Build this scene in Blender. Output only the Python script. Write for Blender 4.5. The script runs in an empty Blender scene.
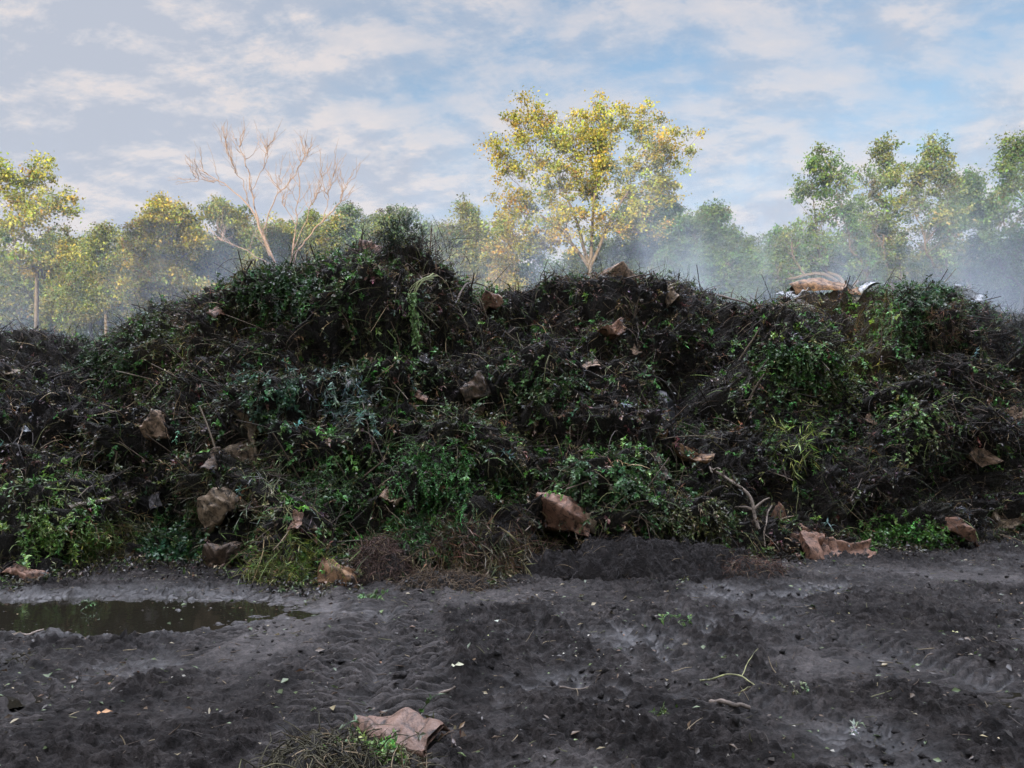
import bpy, math, random
import numpy as np
from mathutils import Vector, Matrix

R = math.radians
rng = np.random.default_rng(11)
sc = bpy.context.scene
COL = sc.collection

# ------------------------------------------------------------------ camera numbers
F, CZ, PITCH = 770.0, 1.6, R(4.2)
CP, SP = math.cos(PITCH), math.sin(PITCH)

def ray(px, py):
    """slope of the sight line through a pixel: (x per y, z per y)"""
    dx = (px - 512.0) / F
    dy = (384.0 - py) / F
    yy = CP - dy * SP
    zz = SP + dy * CP
    return dx / yy, zz / yy

def at(px, py, Y):
    a, b = ray(px, py)
    return np.array([a * Y, Y, CZ + b * Y])

def ground_at(px, py):
    a, b = ray(px, py)
    Y = -CZ / b
    return np.array([a * Y, Y, 0.0])

def project(P):
    x, y, z = P[..., 0], P[..., 1], P[..., 2] - CZ
    d = y * CP + z * SP
    v = -y * SP + z * CP
    return 512 + F * x / d, 384 - F * v / d, d

# ------------------------------------------------------------------ noise
def _hash(ix, iy, iz, seed):
    h = (ix * 374761393 + iy * 668265263 + iz * 2147483647 + seed * 1274126177) & 0xFFFFFFFF
    h = ((h ^ (h >> 13)) * 1274126177) & 0xFFFFFFFF
    h = ((h ^ (h >> 16)) * 2246822519) & 0xFFFFFFFF
    return (h ^ (h >> 15)) & 0xFFFFFFFF

_G = np.array([[1,1,0],[-1,1,0],[1,-1,0],[-1,-1,0],[1,0,1],[-1,0,1],[1,0,-1],[-1,0,-1],
               [0,1,1],[0,-1,1],[0,1,-1],[0,-1,-1],[1,1,0],[-1,1,0],[0,-1,1],[0,-1,-1]], float)

def pn(P, scale=1.0, seed=0):
    """gradient noise, about -1..1"""
    Q = np.asarray(P, float) * scale
    I = np.floor(Q).astype(np.int64)
    f = Q - I
    w = f * f * f * (f * (f * 6 - 15) + 10)
    out = 0.0
    for dx in (0, 1):
        wx = w[..., 0] if dx else 1 - w[..., 0]
        for dy in (0, 1):
            wy = w[..., 1] if dy else 1 - w[..., 1]
            for dz in (0, 1):
                wz = w[..., 2] if dz else 1 - w[..., 2]
                g = _G[_hash(I[..., 0] + dx, I[..., 1] + dy, I[..., 2] + dz, seed) & 15]
                out = out + wx * wy * wz * (g[..., 0] * (f[..., 0] - dx) + g[..., 1] * (f[..., 1] - dy) + g[..., 2] * (f[..., 2] - dz))
    return out

def fbm(P, scale=1.0, seed=0, octv=4, gain=0.5):
    s, a = 0.0, 1.0
    for k in range(octv):
        s = s + a * pn(P, scale * 2.03 ** k, seed + 17 * k)
        a *= gain
    return s

def sm(a, b, x):
    t = np.clip((x - a) / (b - a), 0, 1)
    return t * t * (3 - 2 * t)

def unit(v):
    return v / np.maximum(np.linalg.norm(v, axis=-1, keepdims=True), 1e-9)

# ------------------------------------------------------------------ mesh helpers
def new_obj(name, data, parent=None):
    o = bpy.data.objects.new(name, data)
    COL.objects.link(o)
    if parent is not None:
        o.parent = parent
        o.matrix_parent_inverse = Matrix.Translation(-Vector(parent.location))
    return o

def mesh_np(name, V, Fc, mat=None, cols=None, smooth=False, parent=None):
    V = np.ascontiguousarray(V, np.float32)
    Fc = np.ascontiguousarray(Fc, np.int32)
    me = bpy.data.meshes.new(name)
    n, m, k = len(V), len(Fc), Fc.shape[1]
    me.vertices.add(n)
    me.vertices.foreach_set('co', V.ravel())
    me.loops.add(m * k)
    me.loops.foreach_set('vertex_index', Fc.ravel())
    me.polygons.add(m)
    me.polygons.foreach_set('loop_start', np.arange(0, m * k, k, dtype=np.int32))
    if smooth:
        me.polygons.foreach_set('use_smooth', np.ones(m, bool))
    me.update(calc_edges=True)
    if cols is not None:
        a = me.color_attributes.new('col', 'FLOAT_COLOR', 'POINT')
        c = np.ones((n, 4), np.float32)
        c[:, :3] = cols
        a.data.foreach_set('color', c.ravel())
    if mat is not None:
        me.materials.append(mat)
    return new_obj(name, me, parent)

def tag(o, label=None, cat=None, group=None, kind=None):
    if label: o['label'] = label
    if cat: o['category'] = cat
    if group: o['group'] = group
    if kind: o['kind'] = kind
    return o

def empty(name, loc, label, cat, group=None):
    o = bpy.data.objects.new(name, None)
    o.empty_display_size = 0.2
    o.location = [float(c) for c in loc]
    COL.objects.link(o)
    return tag(o, label, cat, group)

def grid_faces(nu, nv, wrap=False):
    i = np.arange(nu - 1)[:, None]
    if wrap:
        j = np.arange(nv)[None, :]
        j2 = (j + 1) % nv
    else:
        j = np.arange(nv - 1)[None, :]
        j2 = j + 1
    a = i * nv + j; b = i * nv + j2
    c = (i + 1) * nv + j2; d = (i + 1) * nv + j
    return np.stack([np.broadcast_to(t, (nu - 1, j.shape[1])) for t in (a, d, c, b)], -1).reshape(-1, 4)

class MB:
    """collects vertices / faces of one face size"""
    def __init__(s): s.V, s.F, s.C, s.n = [], [], [], 0
    def add(s, V, Fc, C=None):
        V = np.asarray(V, float).reshape(-1, 3)
        s.V.append(V); s.F.append(np.asarray(Fc) + s.n)
        if C is not None:
            s.C.append(np.broadcast_to(np.asarray(C, float), V.shape))
        s.n += len(V)
    def build(s, name, mat, parent=None, smooth=False):
        return mesh_np(name, np.concatenate(s.V), np.concatenate(s.F), mat,
                       np.concatenate(s.C) if s.C else None, smooth, parent)

def tubes(P, Rr, k=4):
    """N tubes at once. P (N,S,3), Rr (N,S) -> verts, quads"""
    N, S, _ = P.shape
    T = np.gradient(P, axis=1)
    T = unit(T)
    ref = rng.normal(size=(N, 1, 3))
    A = unit(np.cross(T, np.broadcast_to(ref, T.shape)) + 1e-6)
    B = np.cross(T, A)
    ang = np.arange(k) * 2 * math.pi / k
    ring = A[:, :, None, :] * np.cos(ang)[:, None] + B[:, :, None, :] * np.sin(ang)[:, None]
    V = P[:, :, None, :] + ring * Rr[:, :, None, None]
    g = grid_faces(S, k, True)
    Fc = (g[None] + (np.arange(N) * S * k)[:, None, None]).reshape(-1, 4)
    return V.reshape(-1, 3), Fc

def tube(pts, r0, r1, k=7):
    pts = np.asarray(pts, float)
    S = len(pts)
    rr = np.linspace(r0, r1, S)
    return tubes(pts[None], rr[None], k)

def curve(pts, n=24, wob=0.0, seed=0):
    """smooth line through the points (Catmull-Rom) with a little crookedness"""
    p = np.asarray(pts, float)
    p = np.concatenate([[2 * p[0] - p[1]], p, [2 * p[-1] - p[-2]]])
    t = np.linspace(0, len(pts) - 1 - 1e-6, n)
    i = t.astype(int); f = (t - i)[:, None]
    a, b, c, d = p[i], p[i + 1], p[i + 2], p[i + 3]
    o = 0.5 * (2 * b + (c - a) * f + (2 * a - 5 * b + 4 * c - d) * f ** 2 + (3 * b - a - 3 * c + d) * f ** 3)
    if wob:
        q = np.stack([t * 2.1, t * 0 + seed * 3.7, t * 0], -1)
        o = o + wob * np.stack([pn(q, 1, 5), pn(q, 1, 6), pn(q, 1, 7)], -1)
    return o

def leaves(pos, axis, nrm, L, W, fold=0.15):
    """folded kite leaves -> verts (4N), tris (2N)"""
    axis = unit(axis)
    side = unit(np.cross(axis, nrm))
    up = np.cross(side, axis)
    L = L[:, None]; W = W[:, None]
    b = pos
    t = pos + axis * L - up * L * 0.12
    m = pos + axis * L * 0.42
    l = m - side * W * 0.5 + up * W * fold
    r = m + side * W * 0.5 + up * W * fold
    V = np.stack([b, r, t, l], 1).reshape(-1, 3)
    n = len(pos)
    o = (np.arange(n) * 4)[:, None, None]
    Fc = (np.array([[0, 1, 2], [0, 2, 3]])[None] + o).reshape(-1, 3)
    return V, Fc

def drooping(p0, d0, length, S=6, droop=0.25, wob=0.15):
    """N polylines that start along d0 and bend down"""
    N = len(p0)
    P = np.zeros((N, S, 3)); P[:, 0] = p0
    d = unit(d0)
    step = (length / (S - 1))[:, None]
    dr = np.broadcast_to(np.asarray(droop, float), (N,))[:, None]
    for i in range(1, S):
        P[:, i] = P[:, i - 1] + d * step
        d = unit(d + dr * np.array([0, 0, -1.0]) + wob * rng.normal(size=(N, 3)))
    return P

def sprigs(p0, n0, col, nl, length, L, W, droop=0.25, out=0.8, stemr=0.002, spread=0.6, upb=0.1, jit=0.25, stemcol=None):
    """leafy sprigs growing from surface points; returns leaf MB parts and stem parts"""
    N = len(p0)
    d0 = n0 * out + rng.normal(size=(N, 3)) * 0.55 + np.array([0, 0, upb])
    ln = length * rng.uniform(0.5, 1.3, N)
    S = 6
    P = drooping(p0, d0, ln, S, droop)
    t = rng.uniform(0.12, 1.0, (N, nl)) * (S - 1.001)
    i = t.astype(int); f = (t - i)[..., None]
    idx = np.arange(N)[:, None]
    pos = P[idx, i] * (1 - f) + P[idx, i + 1] * f
    tan = unit(P[idx, i + 1] - P[idx, i])
    ax = tan * 0.5 + rng.normal(size=pos.shape) * spread
    nr = n0[:, None, :] * 0.6 + rng.normal(size=pos.shape) * 0.5 + np.array([0, 0, 0.5])
    Ls = L * rng.uniform(0.55, 1.35, (N, nl)); Ws = W * rng.uniform(0.6, 1.3, (N, nl))
    V, Fc = leaves(pos.reshape(-1, 3), ax.reshape(-1, 3), nr.reshape(-1, 3), Ls.ravel(), Ws.ravel())
    c = np.broadcast_to(np.asarray(col, float).reshape(-1, 1, 3), (N, nl, 3)) * np.exp(jit * rng.normal(size=(N, nl, 1)))
    c = c * (1 + 0.12 * rng.normal(size=(N, nl, 3)))
    c = np.repeat(np.clip(c, 0.004, 0.6).reshape(-1, 3), 4, 0)
    sv, sf = tubes(P, np.linspace(1, 0.4, S)[None] * np.full((N, 1), stemr), 3)
    base = np.asarray(col if stemcol is None else stemcol, float).reshape(-1, 1, 3)
    sc_ = np.repeat(np.broadcast_to(base, (N, S, 3)).reshape(-1, 3), 3, 0)
    return (V, Fc, c), (sv, sf, sc_)

# ------------------------------------------------------------------ materials
def mat_new(name):
    m = bpy.data.materials.new(name)
    m.use_nodes = True
    nt = m.node_tree
    b = nt.nodes['Principled BSDF']
    return m, nt, b

def N_(nt, typ, **kw):
    n = nt.nodes.new(typ)
    for k, v in kw.items():
        setattr(n, k, v)
    return n

def noise_node(nt, scale, detail=6, rough=0.55, vec=None, dist=0.0):
    n = N_(nt, 'ShaderNodeTexNoise')
    n.inputs['Scale'].default_value = scale
    n.inputs['Detail'].default_value = detail
    n.inputs['Roughness'].default_value = rough
    n.inputs['Distortion'].default_value = dist
    if vec is not None: nt.links.new(vec, n.inputs['Vector'])
    return n

def ramp(nt, fac, stops):
    r = N_(nt, 'ShaderNodeValToRGB')
    cr = r.color_ramp
    while len(cr.elements) < len(stops): cr.elements.new(0.5)
    for e, (p, c) in zip(cr.elements, stops):
        e.position = p
        e.color = (c[0], c[1], c[2], 1) if hasattr(c, '__len__') else (c, c, c, 1)
    nt.links.new(fac, r.inputs['Fac'])
    return r

def foliage_mat(name, rough=0.55, trans=0.3, spec=0.4, hue_noise=True):
    m, nt, b = mat_new(name)
    at_ = N_(nt, 'ShaderNodeAttribute', attribute_name='col')
    b.inputs['Roughness'].default_value = rough
    b.inputs['Specular IOR Level'].default_value = spec
    nt.links.new(at_.outputs['Color'], b.inputs['Base Color'])
    if trans > 0:
        tr = N_(nt, 'ShaderNodeBsdfTranslucent')
        nt.links.new(at_.outputs['Color'], tr.inputs['Color'])
        mx = N_(nt, 'ShaderNodeMixShader')
        mx.inputs[0].default_value = trans
        out = nt.nodes['Material Output']
        nt.links.new(b.outputs[0], mx.inputs[1]); nt.links.new(tr.outputs[0], mx.inputs[2])
        nt.links.new(mx.outputs[0], out.inputs['Surface'])
    return m

M_leaf = foliage_mat('wet_leaves', 0.32, 0.2, 0.5)
M_tree = foliage_mat('tree_leaves', 0.6, 0.35, 0.3)
M_fibre = foliage_mat('dead_stalks', 0.6, 0.0, 0.3)

def bark_mat(name, c0, c1, scale=8):
    m, nt, b = mat_new(name)
    g = N_(nt, 'ShaderNodeTexCoord')
    n = noise_node(nt, scale, 8, 0.65, g.outputs['Object'])
    r = ramp(nt, n.outputs['Fac'], [(0.3, c0), (0.7, c1)])
    nt.links.new(r.outputs[0], b.inputs['Base Color'])
    b.inputs['Roughness'].default_value = 0.85
    bp = N_(nt, 'ShaderNodeBump'); bp.inputs['Strength'].default_value = 0.6; bp.inputs['Distance'].default_value = 0.02
    nt.links.new(n.outputs['Fac'], bp.inputs['Height']); nt.links.new(bp.outputs[0], b.inputs['Normal'])
    return m

M_bark = bark_mat('grey_brown_bark', (0.06, 0.046, 0.036), (0.15, 0.12, 0.095))
M_deadbark = bark_mat('bare_pale_wood', (0.16, 0.11, 0.09), (0.31, 0.225, 0.185))
M_stick = bark_mat('damp_stick', (0.05, 0.04, 0.033), (0.2, 0.16, 0.13), 14)
M_palestick = bark_mat('weathered_stick', (0.14, 0.11, 0.09), (0.36, 0.3, 0.25), 14)

def mulch_mat():
    m, nt, b = mat_new('dark_compost')
    g = N_(nt, 'ShaderNodeTexCoord')
    n1 = noise_node(nt, 0.9, 5, 0.6, g.outputs['Object'])
    n2 = noise_node(nt, 26, 6, 0.7, g.outputs['Object'], 0.6)
    mp = N_(nt, 'ShaderNodeMapping'); mp.inputs['Scale'].default_value = (60, 60, 14)
    nt.links.new(g.outputs['Object'], mp.inputs['Vector'])
    n3 = noise_node(nt, 1.0, 4, 0.6, mp.outputs[0], 1.2)
    r1 = ramp(nt, n1.outputs['Fac'], [(0.35, (0.020, 0.017, 0.016)), (0.55, (0.034, 0.027, 0.021)), (0.75, (0.04, 0.042, 0.02))])
    r2 = ramp(nt, n3.outputs['Fac'], [(0.42, 0.35), (0.58, 1.0), (0.72, 2.6)])
    mx = N_(nt, 'ShaderNodeMix', data_type='RGBA', blend_type='MULTIPLY')
    mx.inputs['Factor'].default_value = 1.0
    nt.links.new(r1.outputs[0], mx.inputs[6]); nt.links.new(r2.outputs[0], mx.inputs[7])
    nt.links.new(mx.outputs[2], b.inputs['Base Color'])
    b.inputs['Roughness'].default_value = 0.75
    ad = N_(nt, 'ShaderNodeMath', operation='ADD')
    nt.links.new(n2.outputs['Fac'], ad.inputs[0]); nt.links.new(n3.outputs['Fac'], ad.inputs[1])
    bp = N_(nt, 'ShaderNodeBump'); bp.inputs['Strength'].default_value = 1.0; bp.inputs['Distance'].default_value = 0.05
    nt.links.new(ad.outputs[0], bp.inputs['Height']); nt.links.new(bp.outputs[0], b.inputs['Normal'])
    return m
M_mulch = mulch_mat()

M_soil, nts, bs_ = mat_new('black_soil')
ns_ = noise_node(nts, 22, 8, 0.7, N_(nts, 'ShaderNodeTexCoord').outputs['Object'], .5)
nts.links.new(ramp(nts, ns_.outputs['Fac'], [(.35, (.008, .007, .007)), (.6, (.024, .02, .019)), (.75, (.045, .036, .03))]).outputs[0], bs_.inputs['Base Color'])
bs_.inputs['Roughness'].default_value = .8; bs_.inputs['Specular IOR Level'].default_value = .25
bps_ = N_(nts, 'ShaderNodeBump'); bps_.inputs['Strength'].default_value = 1; bps_.inputs['Distance'].default_value = .05
nts.links.new(ns_.outputs['Fac'], bps_.inputs['Height']); nts.links.new(bps_.outputs[0], bs_.inputs['Normal'])

def paper_mat(name, c0, c1, dirt=0.5):
    m, nt, b = mat_new(name)
    g = N_(nt, 'ShaderNodeTexCoord')
    n1 = noise_node(nt, 5, 5, 0.6, g.outputs['Object'], 0.4)
    n2 = noise_node(nt, 11, 8, 0.7, g.outputs['Object'], 0.8)
    n3 = noise_node(nt, 45, 4, 0.6, g.outputs['Object'])
    r1 = ramp(nt, n1.outputs['Fac'], [(0.35, c0), (0.65, c1)])
    r2 = ramp(nt, n2.outputs['Fac'], [(0.38, 0.07), (0.38 + 0.25 * (1 - dirt) + 0.06, 1.0)])
    mx = N_(nt, 'ShaderNodeMix', data_type='RGBA', blend_type='MULTIPLY'); mx.inputs['Factor'].default_value = 1.0
    nt.links.new(r1.outputs[0], mx.inputs[6]); nt.links.new(r2.outputs[0], mx.inputs[7])
    nt.links.new(mx.outputs[2], b.inputs['Base Color'])
    b.inputs['Roughness'].default_value = 0.6
    bp = N_(nt, 'ShaderNodeBump'); bp.inputs['Strength'].default_value = 0.7; bp.inputs['Distance'].default_value = 0.012
    nt.links.new(n3.outputs['Fac'], bp.inputs['Height']); nt.links.new(bp.outputs[0], b.inputs['Normal'])
    return m
M_paper = {
    'brown': paper_mat('kraft_paper_brown', (0.25, 0.16, 0.10), (0.40, 0.27, 0.18), 0.5),
    'red': paper_mat('kraft_paper_wet_reddish', (0.185, 0.095, 0.060), (0.29, 0.165, 0.112), 0.6),
    'tan': paper_mat('kraft_paper_tan', (0.266, 0.185, 0.118), (0.385, 0.296, 0.207), 0.4),
    'orange': paper_mat('kraft_paper_orange', (0.207, 0.104, 0.048), (0.311, 0.185, 0.096), 0.5),
    'umber': paper_mat('kraft_paper_umber', (0.13, 0.075, 0.052), (0.21, 0.128, 0.092), 0.6),
    'dark': paper_mat('kraft_paper_dark', (0.08, 0.052, 0.035), (0.15, 0.10, 0.065), 0.5),
    'grey': paper_mat('damp_grey_paper', (0.16, 0.15, 0.16), (0.28, 0.26, 0.27), 0.35),
    'white': paper_mat('white_plastic_film', (0.4, 0.43, 0.46), (0.55, 0.58, 0.61), 0.2),
    'black': paper_mat('black_plastic_film', (0.02, 0.02, 0.024), (0.045, 0.045, 0.05), 0.3),
}
M_paper['white'].node_tree.nodes['Principled BSDF'].inputs['Roughness'].default_value = 0.3
M_paper['black'].node_tree.nodes['Principled BSDF'].inputs['Roughness'].default_value = 0.3

def mud_mat():
    m, nt, b = mat_new('wet_black_mud')
    g = N_(nt, 'ShaderNodeTexCoord')
    at_ = N_(nt, 'ShaderNodeAttribute', attribute_name='col')   # r: worn smooth clay, tread bars painted paler; g: standing wet, painted groove shade
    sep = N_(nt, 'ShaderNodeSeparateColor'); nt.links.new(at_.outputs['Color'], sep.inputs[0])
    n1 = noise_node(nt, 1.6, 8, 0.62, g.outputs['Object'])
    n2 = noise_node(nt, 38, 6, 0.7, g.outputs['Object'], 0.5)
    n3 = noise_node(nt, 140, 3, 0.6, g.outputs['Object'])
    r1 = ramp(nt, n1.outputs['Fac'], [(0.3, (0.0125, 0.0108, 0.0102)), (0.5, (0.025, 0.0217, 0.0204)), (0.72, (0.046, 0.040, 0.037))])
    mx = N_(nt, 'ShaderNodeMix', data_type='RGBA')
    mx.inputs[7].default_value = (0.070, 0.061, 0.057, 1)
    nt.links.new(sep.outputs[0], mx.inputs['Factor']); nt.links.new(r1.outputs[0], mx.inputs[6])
    n4 = noise_node(nt, 7, 5, 0.6, g.outputs['Object'], 0.5)
    r4 = ramp(nt, n4.outputs['Fac'], [(0.40, 0.45), (0.62, 1.25)])
    mu4 = N_(nt, 'ShaderNodeMix', data_type='RGBA', blend_type='MULTIPLY'); mu4.inputs['Factor'].default_value = 0.85
    nt.links.new(mx.outputs[2], mu4.inputs[6]); nt.links.new(r4.outputs[0], mu4.inputs[7]); mx = mu4
    r2 = ramp(nt, n2.outputs['Fac'], [(0.35, 0.35), (0.6, 1.35)])
    mu = N_(nt, 'ShaderNodeMix', data_type='RGBA', blend_type='MULTIPLY'); mu.inputs['Factor'].default_value = 1.0
    nt.links.new(mx.outputs[2], mu.inputs[6]); nt.links.new(r2.outputs[0], mu.inputs[7])
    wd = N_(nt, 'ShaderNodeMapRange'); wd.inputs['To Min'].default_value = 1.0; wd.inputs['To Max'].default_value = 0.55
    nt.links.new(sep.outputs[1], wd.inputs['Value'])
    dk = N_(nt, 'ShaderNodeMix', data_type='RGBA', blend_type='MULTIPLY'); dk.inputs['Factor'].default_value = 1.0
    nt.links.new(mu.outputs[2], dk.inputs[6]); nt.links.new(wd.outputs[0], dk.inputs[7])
    nt.links.new(dk.outputs[2], b.inputs['Base Color'])
    rr = N_(nt, 'ShaderNodeMapRange'); rr.inputs['To Min'].default_value = 0.62; rr.inputs['To Max'].default_value = 0.26
    nt.links.new(sep.outputs[1], rr.inputs['Value'])
    nt.links.new(rr.outputs[0], b.inputs['Roughness'])
    sp_ = N_(nt, 'ShaderNodeMapRange'); sp_.inputs['To Min'].default_value = 0.10; sp_.inputs['To Max'].default_value = 0.5
    nt.links.new(sep.outputs[1], sp_.inputs['Value']); nt.links.new(sp_.outputs[0], b.inputs['Specular IOR Level'])
    ad = N_(nt, 'ShaderNodeMath', operation='MULTIPLY_ADD'); ad.inputs[1].default_value = 0.35
    nt.links.new(n3.outputs['Fac'], ad.inputs[0]); nt.links.new(n2.outputs['Fac'], ad.inputs[2])
    bs = N_(nt, 'ShaderNodeMapRange'); bs.inputs['To Min'].default_value = 0.9; bs.inputs['To Max'].default_value = 0.15
    nt.links.new(sep.outputs[1], bs.inputs['Value'])
    bp = N_(nt, 'ShaderNodeBump'); bp.inputs['Distance'].default_value = 0.03
    nt.links.new(bs.outputs[0], bp.inputs['Strength'])
    nt.links.new(ad.outputs[0], bp.inputs['Height']); nt.links.new(bp.outputs[0], b.inputs['Normal'])
    return m
M_mud = mud_mat()

def water_mat():
    m, nt, b = mat_new('muddy_water')
    b.inputs['Base Color'].default_value = (0.013, 0.0115, 0.008, 1)
    b.inputs['Roughness'].default_value = 0.04
    b.inputs['IOR'].default_value = 1.33
    g = N_(nt, 'ShaderNodeTexCoord')
    n = noise_node(nt, 9, 3, 0.5, g.outputs['Object'])
    bp = N_(nt, 'ShaderNodeBump'); bp.inputs['Strength'].default_value = 0.08; bp.inputs['Distance'].default_value = 0.02
    nt.links.new(n.outputs['Fac'], bp.inputs['Height']); nt.links.new(bp.outputs[0], b.inputs['Normal'])
    return m
M_water = water_mat()

# ------------------------------------------------------------------ camera, world, sun
cam = bpy.data.cameras.new('camera')
cam.sensor_width = 36; cam.lens = F / 1024 * 36
cam.clip_start = 0.05; cam.clip_end = 5000
co = bpy.data.objects.new('camera', cam); COL.objects.link(co)
co.location = (0, 0, CZ); co.rotation_euler = (math.pi / 2 + PITCH, 0, 0)
sc.camera = co

SUN_EL, SUN_AZ = R(7.0), math.atan2(-0.42, -1.0)         # low sun behind the camera, a little to its left
sdir = Vector((math.cos(SUN_EL) * math.sin(SUN_AZ), math.cos(SUN_EL) * math.cos(SUN_AZ), math.sin(SUN_EL)))
sl = bpy.data.lights.new('sun', 'SUN'); sl.energy = 5.0; sl.angle = R(0.6); sl.color = (1.0, 0.82, 0.50)
so = bpy.data.objects.new('sun', sl); COL.objects.link(so)
so.rotation_euler = sdir.to_track_quat('Z', 'Y').to_euler()
so.location = (0, -20, 60)

w = bpy.data.worlds.new('World'); sc.world = w; w.use_nodes = True
nt = w.node_tree
bg = nt.nodes['Background']; bg.inputs['Strength'].default_value = 0.09
sky = N_(nt, 'ShaderNodeTexSky', sky_type='NISHITA')
sky.sun_disc = False; sky.sun_elevation = SUN_EL; sky.sun_rotation = SUN_AZ
tc = N_(nt, 'ShaderNodeTexCoord')
sep = N_(nt, 'ShaderNodeSeparateXYZ'); nt.links.new(tc.outputs['Generated'], sep.inputs[0])
def mth(op, a, b=None, c=None):
    n = N_(nt, 'ShaderNodeMath', operation=op)
    for i, v in enumerate((a, b, c)):
        if v is None: continue
        if isinstance(v, (int, float)): n.inputs[i].default_value = v
        else: nt.links.new(v, n.inputs[i])
    return n.outputs[0]
zc = mth('ADD', mth('MAXIMUM', sep.outputs[2], 0.0), 0.30)
cu = mth('DIVIDE', sep.outputs[0], zc); cv = mth('DIVIDE', sep.outputs[1], zc)
cmb = N_(nt, 'ShaderNodeCombineXYZ'); nt.links.new(cu, cmb.inputs[0]); nt.links.new(cv, cmb.inputs[1])
mp = N_(nt, 'ShaderNodeMapping'); mp.inputs['Rotation'].default_value = (0, 0, R(24)); mp.inputs['Scale'].default_value = (1.25, 1.9, 1)
mp.inputs['Location'].default_value = (3.3, 1.4, 0)
nt.links.new(cmb.outputs[0], mp.inputs['Vector'])
big = noise_node(nt, 1.0, 5, 0.55, mp.outputs[0], 0.3)
med = noise_node(nt, 3.4, 10, 0.66, mp.outputs[0], 0.15)
mp2 = N_(nt, 'ShaderNodeMapping'); mp2.inputs['Location'].default_value = (0.05, -0.07, 0.0)
nt.links.new(mp.outputs[0], mp2.inputs['Vector'])
med2 = noise_node(nt, 3.4, 10, 0.66, mp2.outputs[0], 0.15)
# cover: how thick the cloud sheet is
cover = mth('ADD', mth('MULTIPLY', big.outputs['Fac'], 0.75), mth('MULTIPLY', med.outputs['Fac'], 0.75))
clr = mth('MULTIPLY', mth('ADD', mth('MULTIPLY', sep.outputs[0], 0.55), mth('MULTIPLY', sep.outputs[2], 0.55)), 0.30)   # clearer towards the north-west
cover = mth('ADD', mth('SUBTRACT', cover, clr), 0.125)
cov = ramp(nt, cover, [(0.54, 0.0), (0.70, 0.6), (0.86, 1.0)])
# thick parts grey, thin rims catch the warm light
edge = mth('ADD', mth('MULTIPLY', mth('SUBTRACT', med2.outputs['Fac'], med.outputs['Fac']), 2.6), mth('MULTIPLY', mth('ADD', cover, -0.10), 0.66))
fin = noise_node(nt, 8.5, 7, 0.6, mp.outputs[0], 0.3)
edge = mth('ADD', edge, mth('MULTIPLY', mth('SUBTRACT', fin.outputs['Fac'], 0.5), 0.42))
lit = ramp(nt, edge, [(0.30, (3.9, 3.62, 3.6)), (0.47, (3.15, 3.18, 3.45)), (0.64, (2.6, 2.78, 3.22))])
skm = N_(nt, 'ShaderNodeMix', data_type='RGBA', blend_type='MULTIPLY'); skm.inputs['Factor'].default_value = 1
skm.inputs[7].default_value = (1.22, 1.22, 1.30, 1)
nt.links.new(sky.outputs[0], skm.inputs[6])
mxs = N_(nt, 'ShaderNodeMix', data_type='RGBA')
covf = mth('MULTIPLY', cov.outputs[0], 0.92)
nt.links.new(covf, mxs.inputs['Factor'])
nt.links.new(skm.outputs[2], mxs.inputs[6]); nt.links.new(lit.outputs[0], mxs.inputs[7])
# a broken cloudy sky is much brighter high up than low in the west
dp = N_(nt, 'ShaderNodeVectorMath', operation='DOT_PRODUCT'); dp.inputs[1].default_value = (0.0, 0.20, 0.98)
nt.links.new(tc.outputs['Generated'], dp.inputs[0])
hi = N_(nt, 'ShaderNodeMapRange', interpolation_type='SMOOTHSTEP')
for k_, v_ in zip(('From Min', 'From Max', 'To Min', 'To Max'), (0.72, 0.97, 1.0, 15.0)): hi.inputs[k_].default_value = v_
nt.links.new(dp.outputs['Value'], hi.inputs['Value'])
vm = N_(nt, 'ShaderNodeVectorMath', operation='SCALE')
nt.links.new(mxs.outputs[2], vm.inputs[0]); es = N_(nt, 'ShaderNodeMapRange', interpolation_type='SMOOTHSTEP')
for k_, v_ in zip(('From Min', 'From Max', 'To Min', 'To Max'), (0.0, 0.8, 1.0, 1.9)): es.inputs[k_].default_value = v_
nt.links.new(mth('MULTIPLY', sep.outputs[1], -1.0), es.inputs['Value'])
nt.links.new(mth('MULTIPLY', hi.outputs[0], es.outputs[0]), vm.inputs['Scale'])
ovr = N_(nt, 'ShaderNodeMix', data_type='RGBA', blend_type='MULTIPLY')
ovf = N_(nt, 'ShaderNodeMapRange'); ovf.inputs['From Min'].default_value = 1.0; ovf.inputs['From Max'].default_value = 5.0
nt.links.new(hi.outputs[0], ovf.inputs['Value']); nt.links.new(ovf.outputs[0], ovr.inputs['Factor'])
nt.links.new(vm.outputs[0], ovr.inputs[6]); ovr.inputs[7].default_value = (0.975, 0.98, 1.02, 1)
nt.links.new(ovr.outputs[2], bg.inputs['Color'])

sc.view_settings.view_transform = 'Standard'
sc.view_settings.look = 'None'
sc.view_settings.gamma = 1
sc.view_settings.exposure = 1.2
sc.render.engine = 'CYCLES'
cy = sc.cycles
cy.use_denoising = True
cy.max_bounces = 5; cy.diffuse_bounces = 3; cy.glossy_bounces = 2; cy.transmission_bounces = 3
cy.volume_bounces = 1; cy.transparent_max_bounces = 6
cy.volume_step_rate = 1.0; cy.volume_max_steps = 128
cy.sample_clamp_indirect = 3.0
cy.caustics_reflective = False; cy.caustics_refractive = False

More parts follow.
